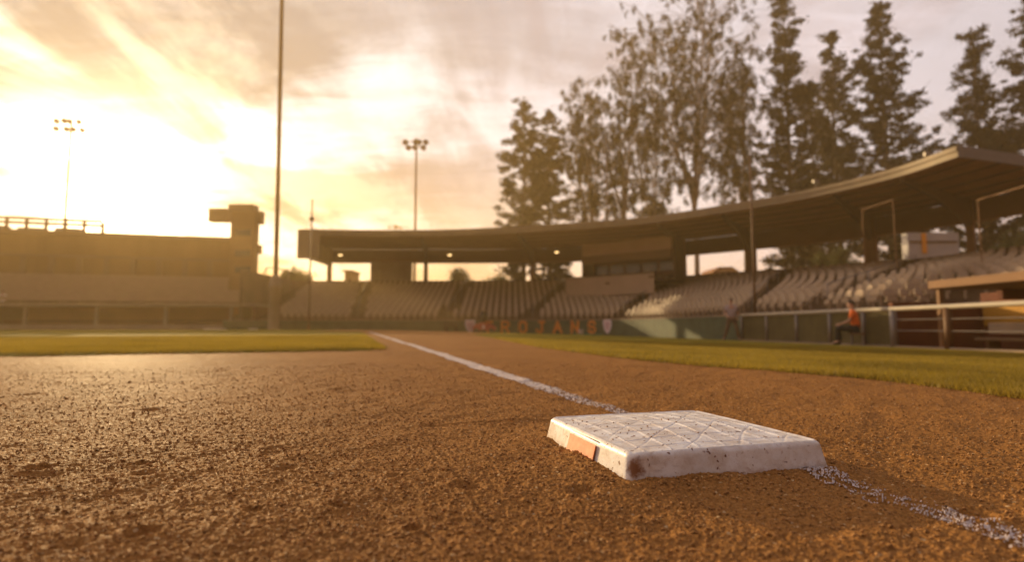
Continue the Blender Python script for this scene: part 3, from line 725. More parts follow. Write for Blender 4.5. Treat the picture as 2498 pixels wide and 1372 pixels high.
SEC = {0: 'section beside the tall pole', 1: 'section beside the tall pole', 2: 'second section from the tall pole', 3: 'section behind the dark cart', 4: 'section behind the team lettering',
       5: 'section under the press box', 6: 'section below the wide roof opening', 7: 'section right behind the walking person', 8: 'section above the dugout roof'}
for i, (d_, x, y, z, ang, sec, k) in enumerate(cand[:300]):
    o = seat0 if i == 0 else seat0.copy()
    if i: COL.objects.link(o)
    o.location = (x, y, z); o.rotation_euler = (0, 0, ang)
    band = 'front rows' if k < 4 else 'middle rows' if k < 9 else 'upper rows'
    tag(o, f'pale grey tip-up stadium seat, {band}, {SEC[sec]}', 'seat', f'stadium seats in the {band} of the {SEC[sec]}')
sv = np.array([v.co[:] for v in seat0.data.vertices]); sf = [tuple(p.vertices) for p in seat0.data.polygons]
rest = cand[300:]; mb = MB()
for (d_, x, y, z, ang, sec, k) in rest:
    c, s = math.cos(ang), math.sin(ang); R = np.array([[c, -s, 0], [s, c, 0], [0, 0, 1]]); mb.add(sv @ R.T + np.array([x, y, z]), sf)
o = mb.build('stadium_seats', M['seat']); tag(o, 'far rows of pale grey stadium seats filling the curved stand', 'seats', kind='stuff')
print('seats', len(cand))

# ------------------------------------------------------------------ press box
def press_box():
    root = empty('press_box', (9.5, 49, 0)); tag(root, 'long press box with dark windows hanging under the grandstand roof', 'press box')
    A = at(1420, 635, 51.5); B = at(1638, 635, 46.0); A.z = B.z = 0; root.location = ((A.x + B.x) / 2, (A.y + B.y) / 2, 0)
    d = (B - A); ln = d.length; e = d.normalized(); rz = math.atan2(e.y, e.x); root.rotation_euler = (0, 0, rz)
    def bx(name, x0, x1, y0, y1, z0, z1, m, par=root):
        mb = MB(); mb.box(((x0 + x1) / 2, (y0 + y1) / 2, (z0 + z1) / 2), (x1 - x0, y1 - y0, z1 - z0)); return mb.build(name, m, par, bevel=.01)
    h = ln / 2
    bx('fascia', -h, h, 0, .25, 6.02, 7.85, M['box_cream'])
    bx('fascia_band', -h - .02, h + .02, -.04, -.003, 6.02, 6.75, M['stucco2'])
    w = bx('window_band', -h + .25, h, 1.6, 1.7, 4.7, 6.3, M['redbrown'])
    for k in range(5):
        x = -h + .5 + k * (ln - .6) / 5; bx('window', x, x + (ln - .6) / 5 - .25, 1.5, 1.597, 5.1, 5.95, M['glassd'])
    bx('desk', -h, h, .3, 1.5, 4.55, 4.7, M['concrete'])
    bx('side_wall', -h - .2, -h, .26, 2.4, 4.2, 7.8, M['concrete']); bx('side_wall', h, h + .2, .26, 2.4, 4.2, 7.8, M['concrete'])
    bx('parapet', -h - 1.0, h - 1.0, -1.3, -1.1, 3.0, 4.66, M['box_cream']); bx('parapet_cap', -h - 1.05, h - .95, -1.36, -1.04, 4.663, 4.76, M['stucco2'])
    bx('floor_slab', -h - 1.0, h, -1.09, 2.4, 4.05, 4.2, M['concrete'])
    for x, z in ((-1.2, 3.95), (2.9, 4.3)): bx('vent', x, x + .45, -1.33, -1.303, z, z + .16, M['steel'])
press_box()

# ------------------------------------------------------------------ far left: building, tower, dugout
def left_side():
    # tall building behind the third-base seats
    root = empty('stadium_building', (-33, 58, 0)); tag(root, 'long tan stadium building behind the left dugout, sun over its roof', 'building'); root.location = (0, 0, 0)
    A = at(-420, 560, 50.5); B = at(600, 577, 59.6); A.z = B.z = 0; e = (B - A).normalized(); nn = Vector((e.y, -e.x, 0)); ln = (B - A).length
    def slab(name, s0, s1, z0, z1, f, b, m, par=root):
        a = A + e * s0; c = A + e * s1; mb = MB(); mb.prism([a + Vector((0, 0, z0)), c + Vector((0, 0, z0)), c + Vector((0, 0, z1)), a + Vector((0, 0, z1))], nn * f, nn * b); return mb.build(name, m, par)
    slab('wall', 0, ln, 0, 9.35, 0, -7, M['stucco'])
    slab('cornice', -.1, ln + .1, 9.353, 9.8, .25, -7.2, M['stucco2'])
    slab('band_course', 0, ln, 7.2, 7.45, .10, .003, M['stucco2'])
    for k in range(15): slab('pilaster', 1.0 + k * (ln - 2) / 14 - .25, 1.0 + k * (ln - 2) / 14 + .25, 0, 7.19, .14, .003, M['stucco2'])
    # rooftop pergola rail at the far left
    s1 = (at(168, 520, 52.5) - A).dot(e) + 1.2
    for z in (10.95, 10.5): slab('roof_rail', 0, s1, z, z + .26, -.5, -.72, M['steel'])
    for k in range(14): slab('rail_post', k * s1 / 13, k * s1 / 13 + .26, 9.803, 10.95, -.50, -.63, M['steel'])
    for k in range(4): slab('rooftop_unit', k * 3.2 + s1 * .35, k * 3.2 + 2.2 + s1 * .35, 9.803, 10.25 + .1 * (k % 2), -1.2, -2.2, M['galv'])
    # lower seating in front of it
    root2 = empty('seating_bank'); tag(root2, 'dim raked seating bank rising behind the left dugout', 'seating bank')
    n = 9
    for k in range(n):
        f1 = 7.2 - k * .8; mb = MB(); a = A; c = A + e * (ln + 3.0)
        mb.prism([a + Vector((0, 0, 0)), c + Vector((0, 0, 0)), c + Vector((0, 0, 2.15 + k * .32)), a + Vector((0, 0, 2.15 + k * .32))], nn * f1, nn * (f1 - .797)); mb.build('step', M['concrete'], root2)
        mb = MB(); mb.prism([a + Vector((0, 0, 2.6 + k * .32)), c + Vector((0, 0, 2.6 + k * .32)), c + Vector((0, 0, 2.95 + k * .32)), a + Vector((0, 0, 2.95 + k * .32))], nn * (f1 - .55), nn * (f1 - .6))
        for q in range(int(ln / 1.5)): mb.tube(a + e * (q * 1.5 + .5) + nn * (f1 - .62) + Vector((0, 0, 2.14 + k * .32)), a + e * (q * 1.5 + .5) + nn * (f1 - .62) + Vector((0, 0, 2.6 + k * .32)), .025, n=5)
        mb.build('bench_back', M['seat'], root2)
    # stair tower with side arms
    t = empty('tower', (0, 0, 0)); tag(t, 'square tan tower with flat cap and side arms beside the tall pole', 'tower')
    Y = 56.0
    def pb(name, x0, y0, x1, y1, dep, m, par=t, Yf=Y):
        a = at(x0, y1, Yf); b = at(x1, y0, Yf); mb = MB(); mb.box(((a.x + b.x) / 2, Yf + dep / 2, (a.z + b.z) / 2), (b.x - a.x, dep, b.z - a.z)); return mb.build(name, m, par, bevel=.02)
    sh = pb('shaft', 552, 516, 621, 806, 1.2, M['stucco']); pb('cap', 556, 498, 619, 514.5, 1.2, M['stucco2'])
    pb('arm', 507, 508, 553.5, 540, 1.0, M['stucco2'], t, Y + .4); pb('arm', 622, 515, 638, 545, .8, M['stucco2'], t, Y + .4)
    pb('ledge', 622, 597, 632, 618, .8, M['stucco2'], t, Y + .6)
    for y0 in (560, 610, 650): pb('window', 572, y0, 612, y0 + 16, .06, M['glassd'], sh, Y - .063)
    # dugout
    d = empty('dugout'); tag(d, 'long low dugout with pale roof edge across the far left of the field', 'dugout')
    Yd = 45.5; xr = at(622, 745, Yd).x; xl = -50.0
    def bx(name, x0, x1, y0, y1, z0, z1, m, par=d):
        mb = MB(); mb.box(((x0 + x1) / 2, (y0 + y1) / 2, (z0 + z1) / 2), (x1 - x0, y1 - y0, z1 - z0)); return mb.build(name, m, par, bevel=.015)
    ztop = at(300, 741, Yd).z
    bx('roof', xl, xr, Yd, Yd + 3.2, ztop - .22, ztop, M['pale_concrete']); bx('back_wall', xl, xr, Yd + 3.0, Yd + 3.19, -.1, ztop - .225, M['ochre'])
    bx('end_wall', xr - .2, xr - .004, Yd + .05, Yd + 2.99, -.1, ztop - .225, M['redbrown']); bx('kerb_wall', xl, xr - .25, Yd + .02, Yd + .16, -.05, .42, M['pale_concrete'])
    bx('bench', xl, xr - .8, Yd + 2.2, Yd + 2.6, .35, .45, M['stucco2']); bx('bench_back', xl, xr - .8, Yd + 2.62, Yd + 2.68, .5, .85, M['redbrown'])
    for px in (55, 230, 400, 560): x = at(px, 760, Yd).x; bx('post', x - .12, x + .12, Yd + .2, Yd + .44, .0, ztop - .225, M['pale_concrete'])
    # seats bank end wall between the tower and the stand
    w = empty('retaining_wall'); tag(w, 'brown retaining wall closing the gap between tower and curved stand', 'wall')
    mb = MB(); mb.box((-22.2, 50.5, 2.4), (.3, 10, 5.0)); mb.build('wall_face', M['concrete'], w); mb = MB(); mb.path([(-22.2, 45.7, 1.7), (-22.2, 47.2, 2.6), (-22.2, 50, 5.6), (-22.2, 55, 5.9)], .05, 8)
    for y_, z_ in ((47.2, 2.6), (50, 5.6), (52.5, 5.75), (55, 5.9)): mb.tube((-22.2, y_, min(z_ - 1.0, 4.9)), (-22.2, y_, z_), .035, n=6)
    mb.build('handrail', M['rail'], w, smooth=True)
left_side()

# ------------------------------------------------------------------ poles and lights
def tall_pole():
    Y = 44.0; b = at(672, 690, Y); r = empty('tall_pole', (b.x, Y, float(G(b.x, Y)))); tag(r, 'thick brown pole rising out of the top of the picture left of the stand', 'pole')
    mb = MB(); mb.lathe([(.44, 0), (.44, 3.3), (.47, 3.32), (.47, 3.5), (.40, 3.9), (.27, 4.25), (.19, 4.4)], n=28); mb.build('pedestal', M['pale_concrete'], r, smooth=True)
    mb = MB(); mb.path([(0, 0, 4.2), (-.10, 0, 14), (-.30, 0, 28), (-.36, 0, 33)], [.185, .175, .16, .15], 20); mb.build('shaft', M['steel'], r, smooth=True)
    mb = MB()
    for k in range(8): a = k * math.pi / 4; mb.tube((.4 * math.cos(a), .4 * math.sin(a), 3.5), (.4 * math.cos(a), .4 * math.sin(a), 3.6), .03, n=6)
    mb.build('bolt', M['galv'], r)
tall_pole()
def light_tower(px, ytop, ybot, Y, label, heads, rad=.17, m='steel'):
    p = at(px, ytop, Y); q = at(px, ybot, Y); r = empty('light_tower', (p.x, Y, 0)); tag(r, label, 'light pole', 'floodlight towers beyond the stadium')
    H = p.z; s = Y / F_PX
    mb = MB(); mb.tube((0, 0, 0), (0, 0, H), rad * 1.2, rad * .7, 12); mb.build('pole', M[m], r, smooth=True)
    rows = sorted({h[1] for h in heads})
    for ry in rows:
        xs = [h[0] for h in heads if h[1] == ry]; mb = MB(); mb.tube((min(xs) * s, 0, -ry * s + H), (max(xs) * s, 0, -ry * s + H), .06, n=6); mb.build('crossarm', M[m], r)
    for hx, hy in heads:
        c = Vector((hx * s, -.15, H - hy * s)); mb = MB(); d = Vector((0.25 * (1 if hx < 0 else -1), -.8, -.55)).normalized()
        mb.tube(c, c + d * .18, .10, .30, 14); mb.tube(c + d * .18, c + d * .46, .30, .40, 14); f = mb.build('floodlight', M[m], r)
        mb = MB(); mb.tube(c + d * .462, c + d * .49, .36, .36, 14); mb.build('lens', M['galv'], f)
light_tower(175, 292, 560, 75, 'floodlight mast washed out by the sun glare at far left', [(-32, 3), (-13, 2), (3, 4), (26, 5), (-32, 22), (-6, 23), (14, 24), (36, 26)])
light_tower(1016, 338, 560, 72, 'floodlight mast above the middle of the grandstand roof', [(-28, 8), (-2, 7), (10, 8), (27, 8), (-20, 22), (0, 22), (21, 22)])
light_tower(966, 548, 575, 150, 'tiny floodlight mast just peeping over the roof, left of the taller mast', [(-16, 6), (-4, 5), (6, 5), (14, 7)], .2)
def plain_pole(name, px, y0, ybase, Y, r0, label, m, collar=None, g=None):
    p = at(px, y0, Y); z0 = float(G(p.x, Y)) if ybase is None else at(px, ybase, Y).z
    r = empty(name, (p.x, Y, z0)); tag(r, label, 'pole', g)
    mb = MB(); mb.tube((0, 0, 0), (0, 0, p.z - z0), r0, r0 * .75, 12); mb.build('shaft', M[m], r, smooth=True)
    mb = MB(); mb.lathe([(r0 * 1.5, 0), (r0 * 1.5, .3), (r0 * 1.02, .36)], n=14); mb.build('base_sleeve', M[m], r)
    mb = MB(); mb.lathe([(r0 * .76, p.z - z0), (r0 * 1.1, p.z - z0 + .02), (r0 * .8, p.z - z0 + .1), (0, p.z - z0 + .14)], n=12); mb.build('pole_cap', M[m], r)
    if collar: mb = MB(); mb.box((0, 0, at(px, collar, Y).z - z0), (r0 * 4, r0 * 4, .3)); mb.build('junction_box', M[m], r)
plain_pole('net_pole', 762, 490, None, 45.0, .075, 'thin pole in front of the left end of the grandstand roof', 'steel', 535, 'backstop net poles')
plain_pole('net_pole', 1829, 385, None, 24.5, .055, 'thin brown pole crossing the roof edge above the walking person', 'steel', None, 'backstop net poles')
plain_pole('flag_pole', 1478, 335, 600, 60.0, .12, 'pale pole standing among the gum trees behind the roof', 'galv', 512)
for px, py, Y in ((1560, 527, 43.3), (1990, 455, 34.0), (2262, 378, 28.5)):
    r = empty('roof_antenna', at(px, py, Y)); tag(r, {1560: 'small box on the roof edge below the gum trees', 1990: 'small box on the roof edge right of the net pole', 2262: 'small box on the roof edge nearest the roof corner'}[px], 'antenna', 'boxes fixed to the roof edge')
    z = 8.84 - r.location.z; mb = MB(); mb.tube((0, 0, z), (0, 0, z + .4), .03, n=8); mb.build('mast', M['galv'], r); mb = MB(); mb.box((0, 0, z + .45), (.3, .15, .2)); mb.build('box', M['galv'], r)
# portal frames on the right-hand seats
def portal(x0, y0t, x1, y1t, yb, Y0, Y1, label):
    a = at(x0, y0t, Y0); b = at(x1, y1t, Y1); za = at(x0, yb, Y0).z; zb = at(x1, yb + 8, Y1).z
    r = empty('portal_gate', (a.x, a.y, za)); o = Vector((a.x, a.y, za)); tag(r, label, 'frame', 'steel portal frames among the seats')
    mb = MB(); mb.tube((0, 0, 0), a - o, .028, n=10); mb.build('post', M['beam'], r); mb = MB(); mb.tube(Vector((b.x, b.y, zb)) - o, b - o, .028, n=10); mb.build('post', M['beam'], r)
    mb = MB(); mb.tube(a - o, b - o, .028, n=10); mb.build('crossbar', M['beam'], r)
portal(2103, 512, 2178, 488, 650, 30, 28, 'thin steel portal frame in the seats left of the white far building')
portal(2385, 488, 2520, 448, 640, 25.5, 22, 'thin steel portal frame cut off by the picture edge under the roof corner')

# ------------------------------------------------------------------ right fence and dugout
FX = lambda y: np.interp(y, [0, 13.6, 24.4], [10.75, 10.72, 10.05])
def right_side():
    r = empty('fence', (FX(18), 18, 0)); r.location = (0, 0, 0); tag(r, 'dark windscreen fence with pale top rail in front of the right dugout', 'fence')
    ys = [24.4, 22.3, 20.2, 18.3, 16.7, 15.5, 13.7, 11.5, 9.3, 7.0]; zt = .75
    def P(y, z): return Vector((float(FX(y)), y, z))
    zg = lambda y: float(G(FX(y), y))
    for y in ys:
        mb = MB(); w = .055 if y not in (13.7, 15.5) else .09; mb.tube(P(y, zg(y) - .05), P(y, zt - .02), w, n=12); mb.build('post', M['galv'] if y != 13.7 else M['steel'], r, smooth=True)
    mb = MB(); mb.path([P(y, zt) for y in ys], .062, 12); mb.build('top_rail', M['rail'], r, smooth=True)
    for a, b in zip(ys[:5], ys[1:6]):
        mb = MB(); mb.prism([P(a - .07, zg(a) + .06), P(b + .07, zg(b) + .06), P(b + .07, zt - .07), P(a - .07, zt - .07)], (.02, 0, 0), (.05, 0, 0)); mb.build('windscreen', M['mesh'], r)
    for a, b in zip(ys[:-1], ys[1:]):
        mb = MB(); mb.prism([P(a, zg(a) - .06), P(b, zg(b) - .06), P(b, zg(b) + .05), P(a, zg(a) + .05)], (-.06, 0, 0), (.018, 0, 0)); mb.build('kickboard', M['pale_concrete'], r)
    for z in (.15, .45):
        mb = MB(); mb.path([P(y, z) for y in ys[5:]], .012, 6); mb.build('cable', M['galv'], r)
    d = empty('dugout'); tag(d, 'near dugout at the right edge with reddish end wall and yellow back wall', 'dugout')
    def bx(name, x0, x1, y0, y1, z0, z1, m, par=d, bev=.012):
        mb = MB(); mb.box(((x0 + x1) / 2, (y0 + y1) / 2, (z0 + z1) / 2), (x1 - x0, y1 - y0, z1 - z0)); return mb.build(name, m, par, bevel=bev)
    bx('roof', 11.3, 14.3, 4, 14.9, 1.25, 1.45, M['steel']); bx('roof_edge', 11.22, 11.297, 3.9, 14.95, 1.27, 1.48, M['beam'])
    bx('end_wall', 11.3, 14.2, 16.5, 16.7, -1.0, .98, M['redbrown']); bx('side_panel', 13.0, 14.2, 14.7, 14.88, .98, 1.245, M['redbrown'])
    bx('back_wall', 13.9, 14.1, 4, 16.49, -1.0, 1.245, M['redbrown']); bx('yellow_band', 13.87, 13.897, 4, 16.4, .28, .98, M['yellow'])
    bx('floor', 10.9, 13.89, 4, 16.49, -1.1, -1.0, M['concrete'])
    bx('post', 11.32, 11.42, 14.7, 14.82, -.9, 1.245, M['beam']); bx('post', 11.32, 11.42, 9.7, 9.82, -.9, 1.245, M['beam'])
    b = bx('bench', 12.9, 13.3, 5, 15.6, -.12, -.05, M['stucco2']); bx('bench_back', 13.32, 13.38, 5, 15.6, .06, .36, M['seat'], b)
    for y in (6, 8, 10, 12, 13.6, 15.2): bx('bench_leg', 12.95, 13.3, y, y + .08, -1.0, -.123, M['steel'], b)
right_side()

# ------------------------------------------------------------------ field kit in front of the wall
def cart():
    p = on_ground(1180, 812); r = empty('field_cart', (p[0], 43.6, float(G(p[0], 43.6)))); r.location.x = at(1180, 810, 43.6).x
    tag(r, 'maroon utility cart with a dark barrel standing on it before the wall', 'cart')
    mb = MB(); mb.prism([(-.85, 0, .18), (.95, 0, .18), (.95, 0, .42), (.55, 0, .70), (-.3, 0, .78), (-.7, 0, .6), (-.85, 0, .4)], (0, -.45, 0), (0, .45, 0)); mb.build('body', M['cardinal'], r, bevel=.03)
    mb = MB(); mb.prism([(-.12, 0, .3), (.12, 0, .3), (.03, 0, .62), (-.03, 0, .62)], (0, -.47, 0), (0, -.453, 0)); mb.build('emblem', M['shield'], r)
    for sx in (-.55, .6):
        for sy in (-.42, .42): mb = MB(); mb.tube((sx, sy - .07, .17), (sx, sy + .07, .17), .17, n=16); w = mb.build('wheel', M['rubber'], r); mb = MB(); mb.tube((sx, sy - .075, .17), (sx, sy + .075, .17), .07, n=10); mb.build('hub', M['galv'], w)
    mb = MB(); mb.lathe([(.0, .78), (.20, .78), (.25, 1.2), (.27, 1.62), (.0, 1.64)], (.02, 0, 0), 18); mb.build('barrel', M['rubber'], r, smooth=True)
    mb = MB(); mb.lathe([(.285, 1.60), (.29, 1.68), (.0, 1.70)], (.02, 0, 0), 18); mb.build('barrel_lid', M['stucco2'], r)
    q = at(1101, 808, 43.8); r = empty('tool_cart', (q.x, 43.8, float(G(q.x, 43.8)))); tag(r, 'dark low tool cart against the green wall, left of the maroon cart', 'cart')
    mb = MB(); mb.box((0, 0, .6), (1.1, .6, .5)); mb.build('box', M['rubber'], r, bevel=.04)
    for sx in (-.4, .4): mb = MB(); mb.tube((sx, -.3, .18), (sx, .3, .18), .18, n=14); mb.build('wheel', M['dark'], r)
    mb = MB(); mb.path([(.5, -.25, .8), (.75, -.25, 1.0), (.75, .25, 1.0), (.5, .25, .8)], .025, 6); mb.build('handle', M['steel'], r)
    q = at(1418, 811, 41.0); r = empty('ball_bucket', (q.x, 41, float(G(q.x, 41)))); tag(r, 'small white bucket on the grass below the last wall letters', 'bucket')
    mb = MB(); mb.lathe([(0, 0), (.15, 0), (.18, .36), (.19, .38), (.165, .37), (.14, .03), (0, .03)], n=18); mb.build('pail', M['white'], r, smooth=True)
    mb = MB(); mb.path([(.18 * math.cos(t), 0, .36 + .14 * math.sin(t)) for t in np.linspace(0, math.pi, 9)], .006, 5); mb.build('handle', M['galv'], r)
    a = at(1395, 813, 41.3); b = at(1470, 813, 40.0)
    mb = MB(); pts = []
    for k in range(60): t = k / 59; x = a.x + (b.x - a.x) * t; y = 41.2 - 1.2 * t + .25 * math.sin(t * 21); pts.append((x, y, float(G(x, y)) + .05))
    mb.path(pts, .035, 6); o = mb.build('hose', M['hose'], smooth=True); tag(o, 'green hose snaking over the grass below the last wall letters', 'hose')
    for px, w, lab in ((525, 1.6, 'flat white mat on the ground before the left dugout'), (618, .5, 'small white plate on the ground beside the dugout end')):
        q = at(px, 804.5, 44.2); mb = MB(); mb.box((q.x, 44.2, .055), (w, .6, .05)); mb.box((q.x, 44.2, .09), (w * .9, .5, .02)); o = mb.build('ground_mat', M['white']); tag(o, lab, 'mat')
cart()

# ------------------------------------------------------------------ buildings glimpsed through the openings
def far_buildings():
    def pb(name, x0, y0, x1, y1, Y, dep, m, par, zb=None):
        a = at(x0, y1, Y); b = at(x1, y0, Y); z0 = a.z if zb is None else zb
        mb = MB(); mb.box(((a.x + b.x) / 2, Y + dep / 2, (z0 + b.z) / 2), (b.x - a.x, dep, b.z - z0)); return mb.build(name, m, par)
    r = empty('white_building'); tag(r, 'white building glimpsed under the roof through the right-hand opening', 'building')
    w = pb('wall', 2216, 568, 2338, 618, 50, .8, M['far_white'], r, 0); pb('dark_band', 2220, 588, 2335, 592, 49.9, .09, M['steel'], r); pb('orange_stripe', 2251, 569, 2259, 618, 49.85, .04, M['gold'], r)
    r = empty('far_house'); tag(r, 'low brown roofed house seen through the wide opening under the roof', 'building', 'houses seen through the openings')
    pb('wall', 1738, 664, 1800, 690, 88, 6, M['stucco'], r, 0); a = at(1735, 665, 87.9); b = at(1803, 652, 87.9)
    mb = MB(); mb.prism([(a.x, 87.5, a.z), (b.x, 87.5, a.z), (b.x - 1.2, 87.5, b.z), (a.x + 1.2, 87.5, b.z)], (0, 0, 0), (0, 7, 0)); mb.build('roof', M['far_roof'], r)
    r = empty('far_house'); tag(r, 'low brown roofed house seen in the opening right of the thick column', 'building', 'houses seen through the openings')
    pb('wall', 1852, 668, 1905, 690, 88, 6, M['stucco'], r, 0); a = at(1849, 669, 87.9); b = at(1909, 658, 87.9)
    mb = MB(); mb.prism([(a.x, 87.5, a.z), (b.x, 87.5, a.z), (b.x - 1, 87.5, b.z), (a.x + 1, 87.5, b.z)], (0, 0, 0), (0, 7, 0)); mb.build('roof', M['far_roof'], r)
    for px, y0, lab in ((848, 662, 'brown roof hut seen in the left opening under the roof'),):
        r = empty('far_hut'); tag(r, lab, 'building'); pb('wall', px - 8, y0, px + 9, 690, 75, 4, M['stucco'], r, 0); pb('cap', px - 16, y0 - 3, px + 11, y0 - .2, 74.8, 4.3, M['stucco2'], r)
far_buildings()

# ------------------------------------------------------------------ trees
def quads_from(centres, size, rng, flat=0.6):
    n = len(centres); a = rng.normal(size=(n, 3)); a /= np.linalg.norm(a, axis=1, keepdims=True); b = rng.normal(size=(n, 3)); b -= a * (a * b).sum(1, keepdims=True); b /= np.linalg.norm(b, axis=1, keepdims=True)
    s = size * rng.uniform(.6, 1.3, (n, 1)); a = a * s; b = b * s * flat
    V = np.stack([centres - a, centres - b * .9, centres + a, centres + b], 1).reshape(-1, 3); return V, np.arange(4 * n).reshape(-1, 4)
def pine(px, ytop, hw, Y, seed, label, sparse=1.0, ybot=705):
    rng = np.random.default_rng(seed); top = at(px, ytop, Y); H = top.z; s = Y / F_PX; W = hw * s * 1.55; zb = at(px, ybot, Y).z
    root = empty('pine_tree', (top.x, Y, 0)); tag(root, label, 'tree', 'dark pines behind the grandstand')
    tr = MB(); tr.path([(0, 0, -.3), (rng.normal(0, .1), 0, H * .35), (rng.normal(0, .2), 0, H * .7), (0, 0, H - .3)], [.34, .27, .15, .04], 10)
    C = []; z = zb; 
    while z < H - .4:
        t = (z - zb) / (H - zb); prof = (1 - t) ** .58 * (.80 + .20 * math.sin(z * 1.3 + seed)) * min(1, .5 + t * 3)
        nb = int(rng.integers(4, 8) * (1 if t < .85 else .7))
        for k in range(max(3, nb)):
            az = rng.uniform(0, 2 * math.pi); L_ = W * prof * rng.uniform(.45, 1.2) + .25
            if rng.random() < .10: continue
            p0 = np.array([0, 0, z + rng.uniform(-.3, .3)]); dirv = np.array([math.cos(az), math.sin(az), .28 + .5 * t]); 
            end = p0 + dirv * L_ * np.array([1, 1, 1.0])
            mid = (p0 + end) / 2 - np.array([0, 0, .12 * L_])
            tr.path([p0, mid, end], [.06 + .012 * L_, .035, .012], 5)
            m = max(2, int(L_ / .60 * sparse))
            for q in range(m):
                u = rng.uniform(.35, 1.05); c = (1 - u) ** 2 * p0 + 2 * u * (1 - u) * mid + u * u * end
                r = rng.uniform(.30, .62) * (1.1 - .25 * t)
                c = c + rng.normal(0, .22, 3); k_ = int(52 * r / .4)
                C.append(c + rng.normal(0, 1, (k_, 3)) * np.array([r, r, r * .55]) * .55 + np.array([0, 0, .1]))
        z += rng.uniform(.55, .9)
    C.append(np.array([0, 0, H - .5]) + rng.normal(0, 1, (90, 3)) * np.array([.22, .22, .4]))
    tr.build('trunk', M['bark'], root, smooth=True)
    V, F = quads_from(np.vstack(C), .17, rng, .45); np_mesh('crown', V, F, M['pineleaf'], parent=root, smooth=False)
def gum(px, ytop, hw, Y, seed, label, ybot=700, dens=1.0, stems=4, lean=0.0):
    rng = np.random.default_rng(seed); top = at(px, ytop, Y); H = top.z; s = Y / F_PX; W = hw * s * 1.45; zb = at(px, ybot, Y).z
    root = empty('gum_tree', (top.x - lean, Y, 0)); tag(root, label, 'tree', 'open gum trees behind the grandstand')
    tr = MB(); C = []
    fork = H * .42; tr.path([(0, 0, -.3), (.1, 0, fork * .5), (rng.normal(0, .2), 0, fork)], [.36, .28, .22], 10)
    for k in range(stems):
        az = 2 * math.pi * k / stems + rng.uniform(-.4, .4); sp = W * rng.uniform(.3, .75) if k else W * .1; hh = H * rng.uniform(.80, .97) if k else H - .4
        e = np.array([math.cos(az) * sp + lean, math.sin(az) * sp, hh]); b = np.array([0, 0, fork * rng.uniform(.75, 1.0)]); m = (b + e) / 2 + np.array([math.cos(az) * sp * .25, math.sin(az) * sp * .25, 0])
        P = [(1 - t) ** 2 * b + 2 * t * (1 - t) * m + t * t * e for t in np.linspace(0, 1, 9)]
        tr.path(P, list(np.linspace(.18, .035, 9)), 8)
        nb = int((H - zb) / .55)
        for q in range(nb):
            t = rng.uniform(.05, 1.0); p0 = (1 - t) ** 2 * b + 2 * t * (1 - t) * m + t * t * e
            if p0[2] < zb: continue
            a2 = rng.uniform(0, 6.28); tt = (p0[2] - zb) / (H - zb); L_ = W * (.22 + .55 * math.sin(math.pi * min(1, tt * .6 + .2))) * rng.uniform(.35, 1.05)
            e2 = p0 + np.array([math.cos(a2) * L_, math.sin(a2) * L_, L_ * rng.uniform(.1, .8)]); mm = (p0 + e2) / 2 + np.array([0, 0, .15 * L_])
            tr.path([p0, mm, e2], [.045, .028, .01], 5)
            for g in range(int(3 * dens + rng.random())):
                u = rng.uniform(.45, 1.0); c = p0 + (e2 - p0) * u + rng.normal(0, .18, 3)
                n = int(rng.integers(22, 48)); dr = rng.uniform(.35, .95)
                pts = c + rng.normal(0, 1, (n, 3)) * np.array([.14, .14, .17]); pts[:, 2] -= rng.random(n) * dr * .8
                C.append(pts)
    tr.build('trunk', M['palebark'], root, smooth=True)
    V, F = quads_from(np.vstack(C), .15, rng, .38); np_mesh('crown', V, F, M['gumleaf'], parent=root, smooth=False)
pine(1276, 246, 72, 66, 1, 'dark pine at the left end of the tree row')
pine(1338, 268, 62, 67, 2, 'shorter dark pine just right of the leftmost one')
gum(1425, 188, 58, 66, 3, 'gum tree with a curled top right of the two left pines', dens=1.1, lean=-.8)
gum(1515, 156, 66, 65, 4, 'gum tree left of the tallest gum', dens=1.0)
gum(1680, -28, 150, 64, 5, 'tallest gum with pale forked trunk, its top cut off', dens=.95, stems=7)
gum(1800, 95, 62, 67, 6, 'slim gum between the tallest gum and the pines', dens=1.1, stems=4)
gum(1590, 260, 60, 70, 16, 'low gum half hidden behind the tallest gum', dens=.9, stems=4)
pine(1908, -22, 66, 62, 7, 'tall pine whose tip just leaves the picture, first right of the gums')
pine(2028, 82, 66, 66, 8, 'lower pine between two taller ones')
pine(2142, 12, 96, 60, 9, 'broad tall pine left of the gap of open sky', .95)
pine(1975, 240, 70, 72, 17, 'low pine filling the row behind the taller pines')
pine(2372, 74, 86, 58, 10, 'pine rising behind the roof corner, right of the sky gap')
pine(2520, -20, 108, 56, 11, 'large pine cut off by the right picture edge')
def shrub(px, ytop, hw, Y, seed, label, kind='bush'):
    rng = np.random.default_rng(seed); top = at(px, ytop, Y); s = Y / F_PX; W = hw * s; root = empty('shrub', (top.x, Y, 0)); tag(root, label, 'shrub', 'shrubs seen under the roof')
    tr = MB(); C = []; H = top.z
    for k in range(9):
        a = rng.uniform(0, 6.28); e = (math.cos(a) * W * .7, math.sin(a) * W * .7, H * rng.uniform(.75, .98)); tr.path([(0, 0, 0), (e[0] * .3, e[1] * .3, H * .5), e], [.12, .07, .02], 6)
        for q in range(14): u = rng.uniform(.5, 1); C.append(np.array([e[0] * u, e[1] * u, H * .5 + (e[2] - H * .5) * (u * 2 - 1)]) + rng.normal(0, .35, (60, 3)))
    tr.build('trunk', M['bark'], root); V, F = quads_from(np.vstack(C), .14, rng, .45); np_mesh('crown', V, F, M['bush'], parent=root, smooth=False)
shrub(1130, 655, 30, 64, 31, 'round shrub seen under the roof left of the grey column')
shrub(1210, 668, 34, 63, 32, 'low shrub seen under the roof behind the dark cart')
shrub(712, 655, 20, 66, 33, 'spiky shrub in the gap right of the tall pole')
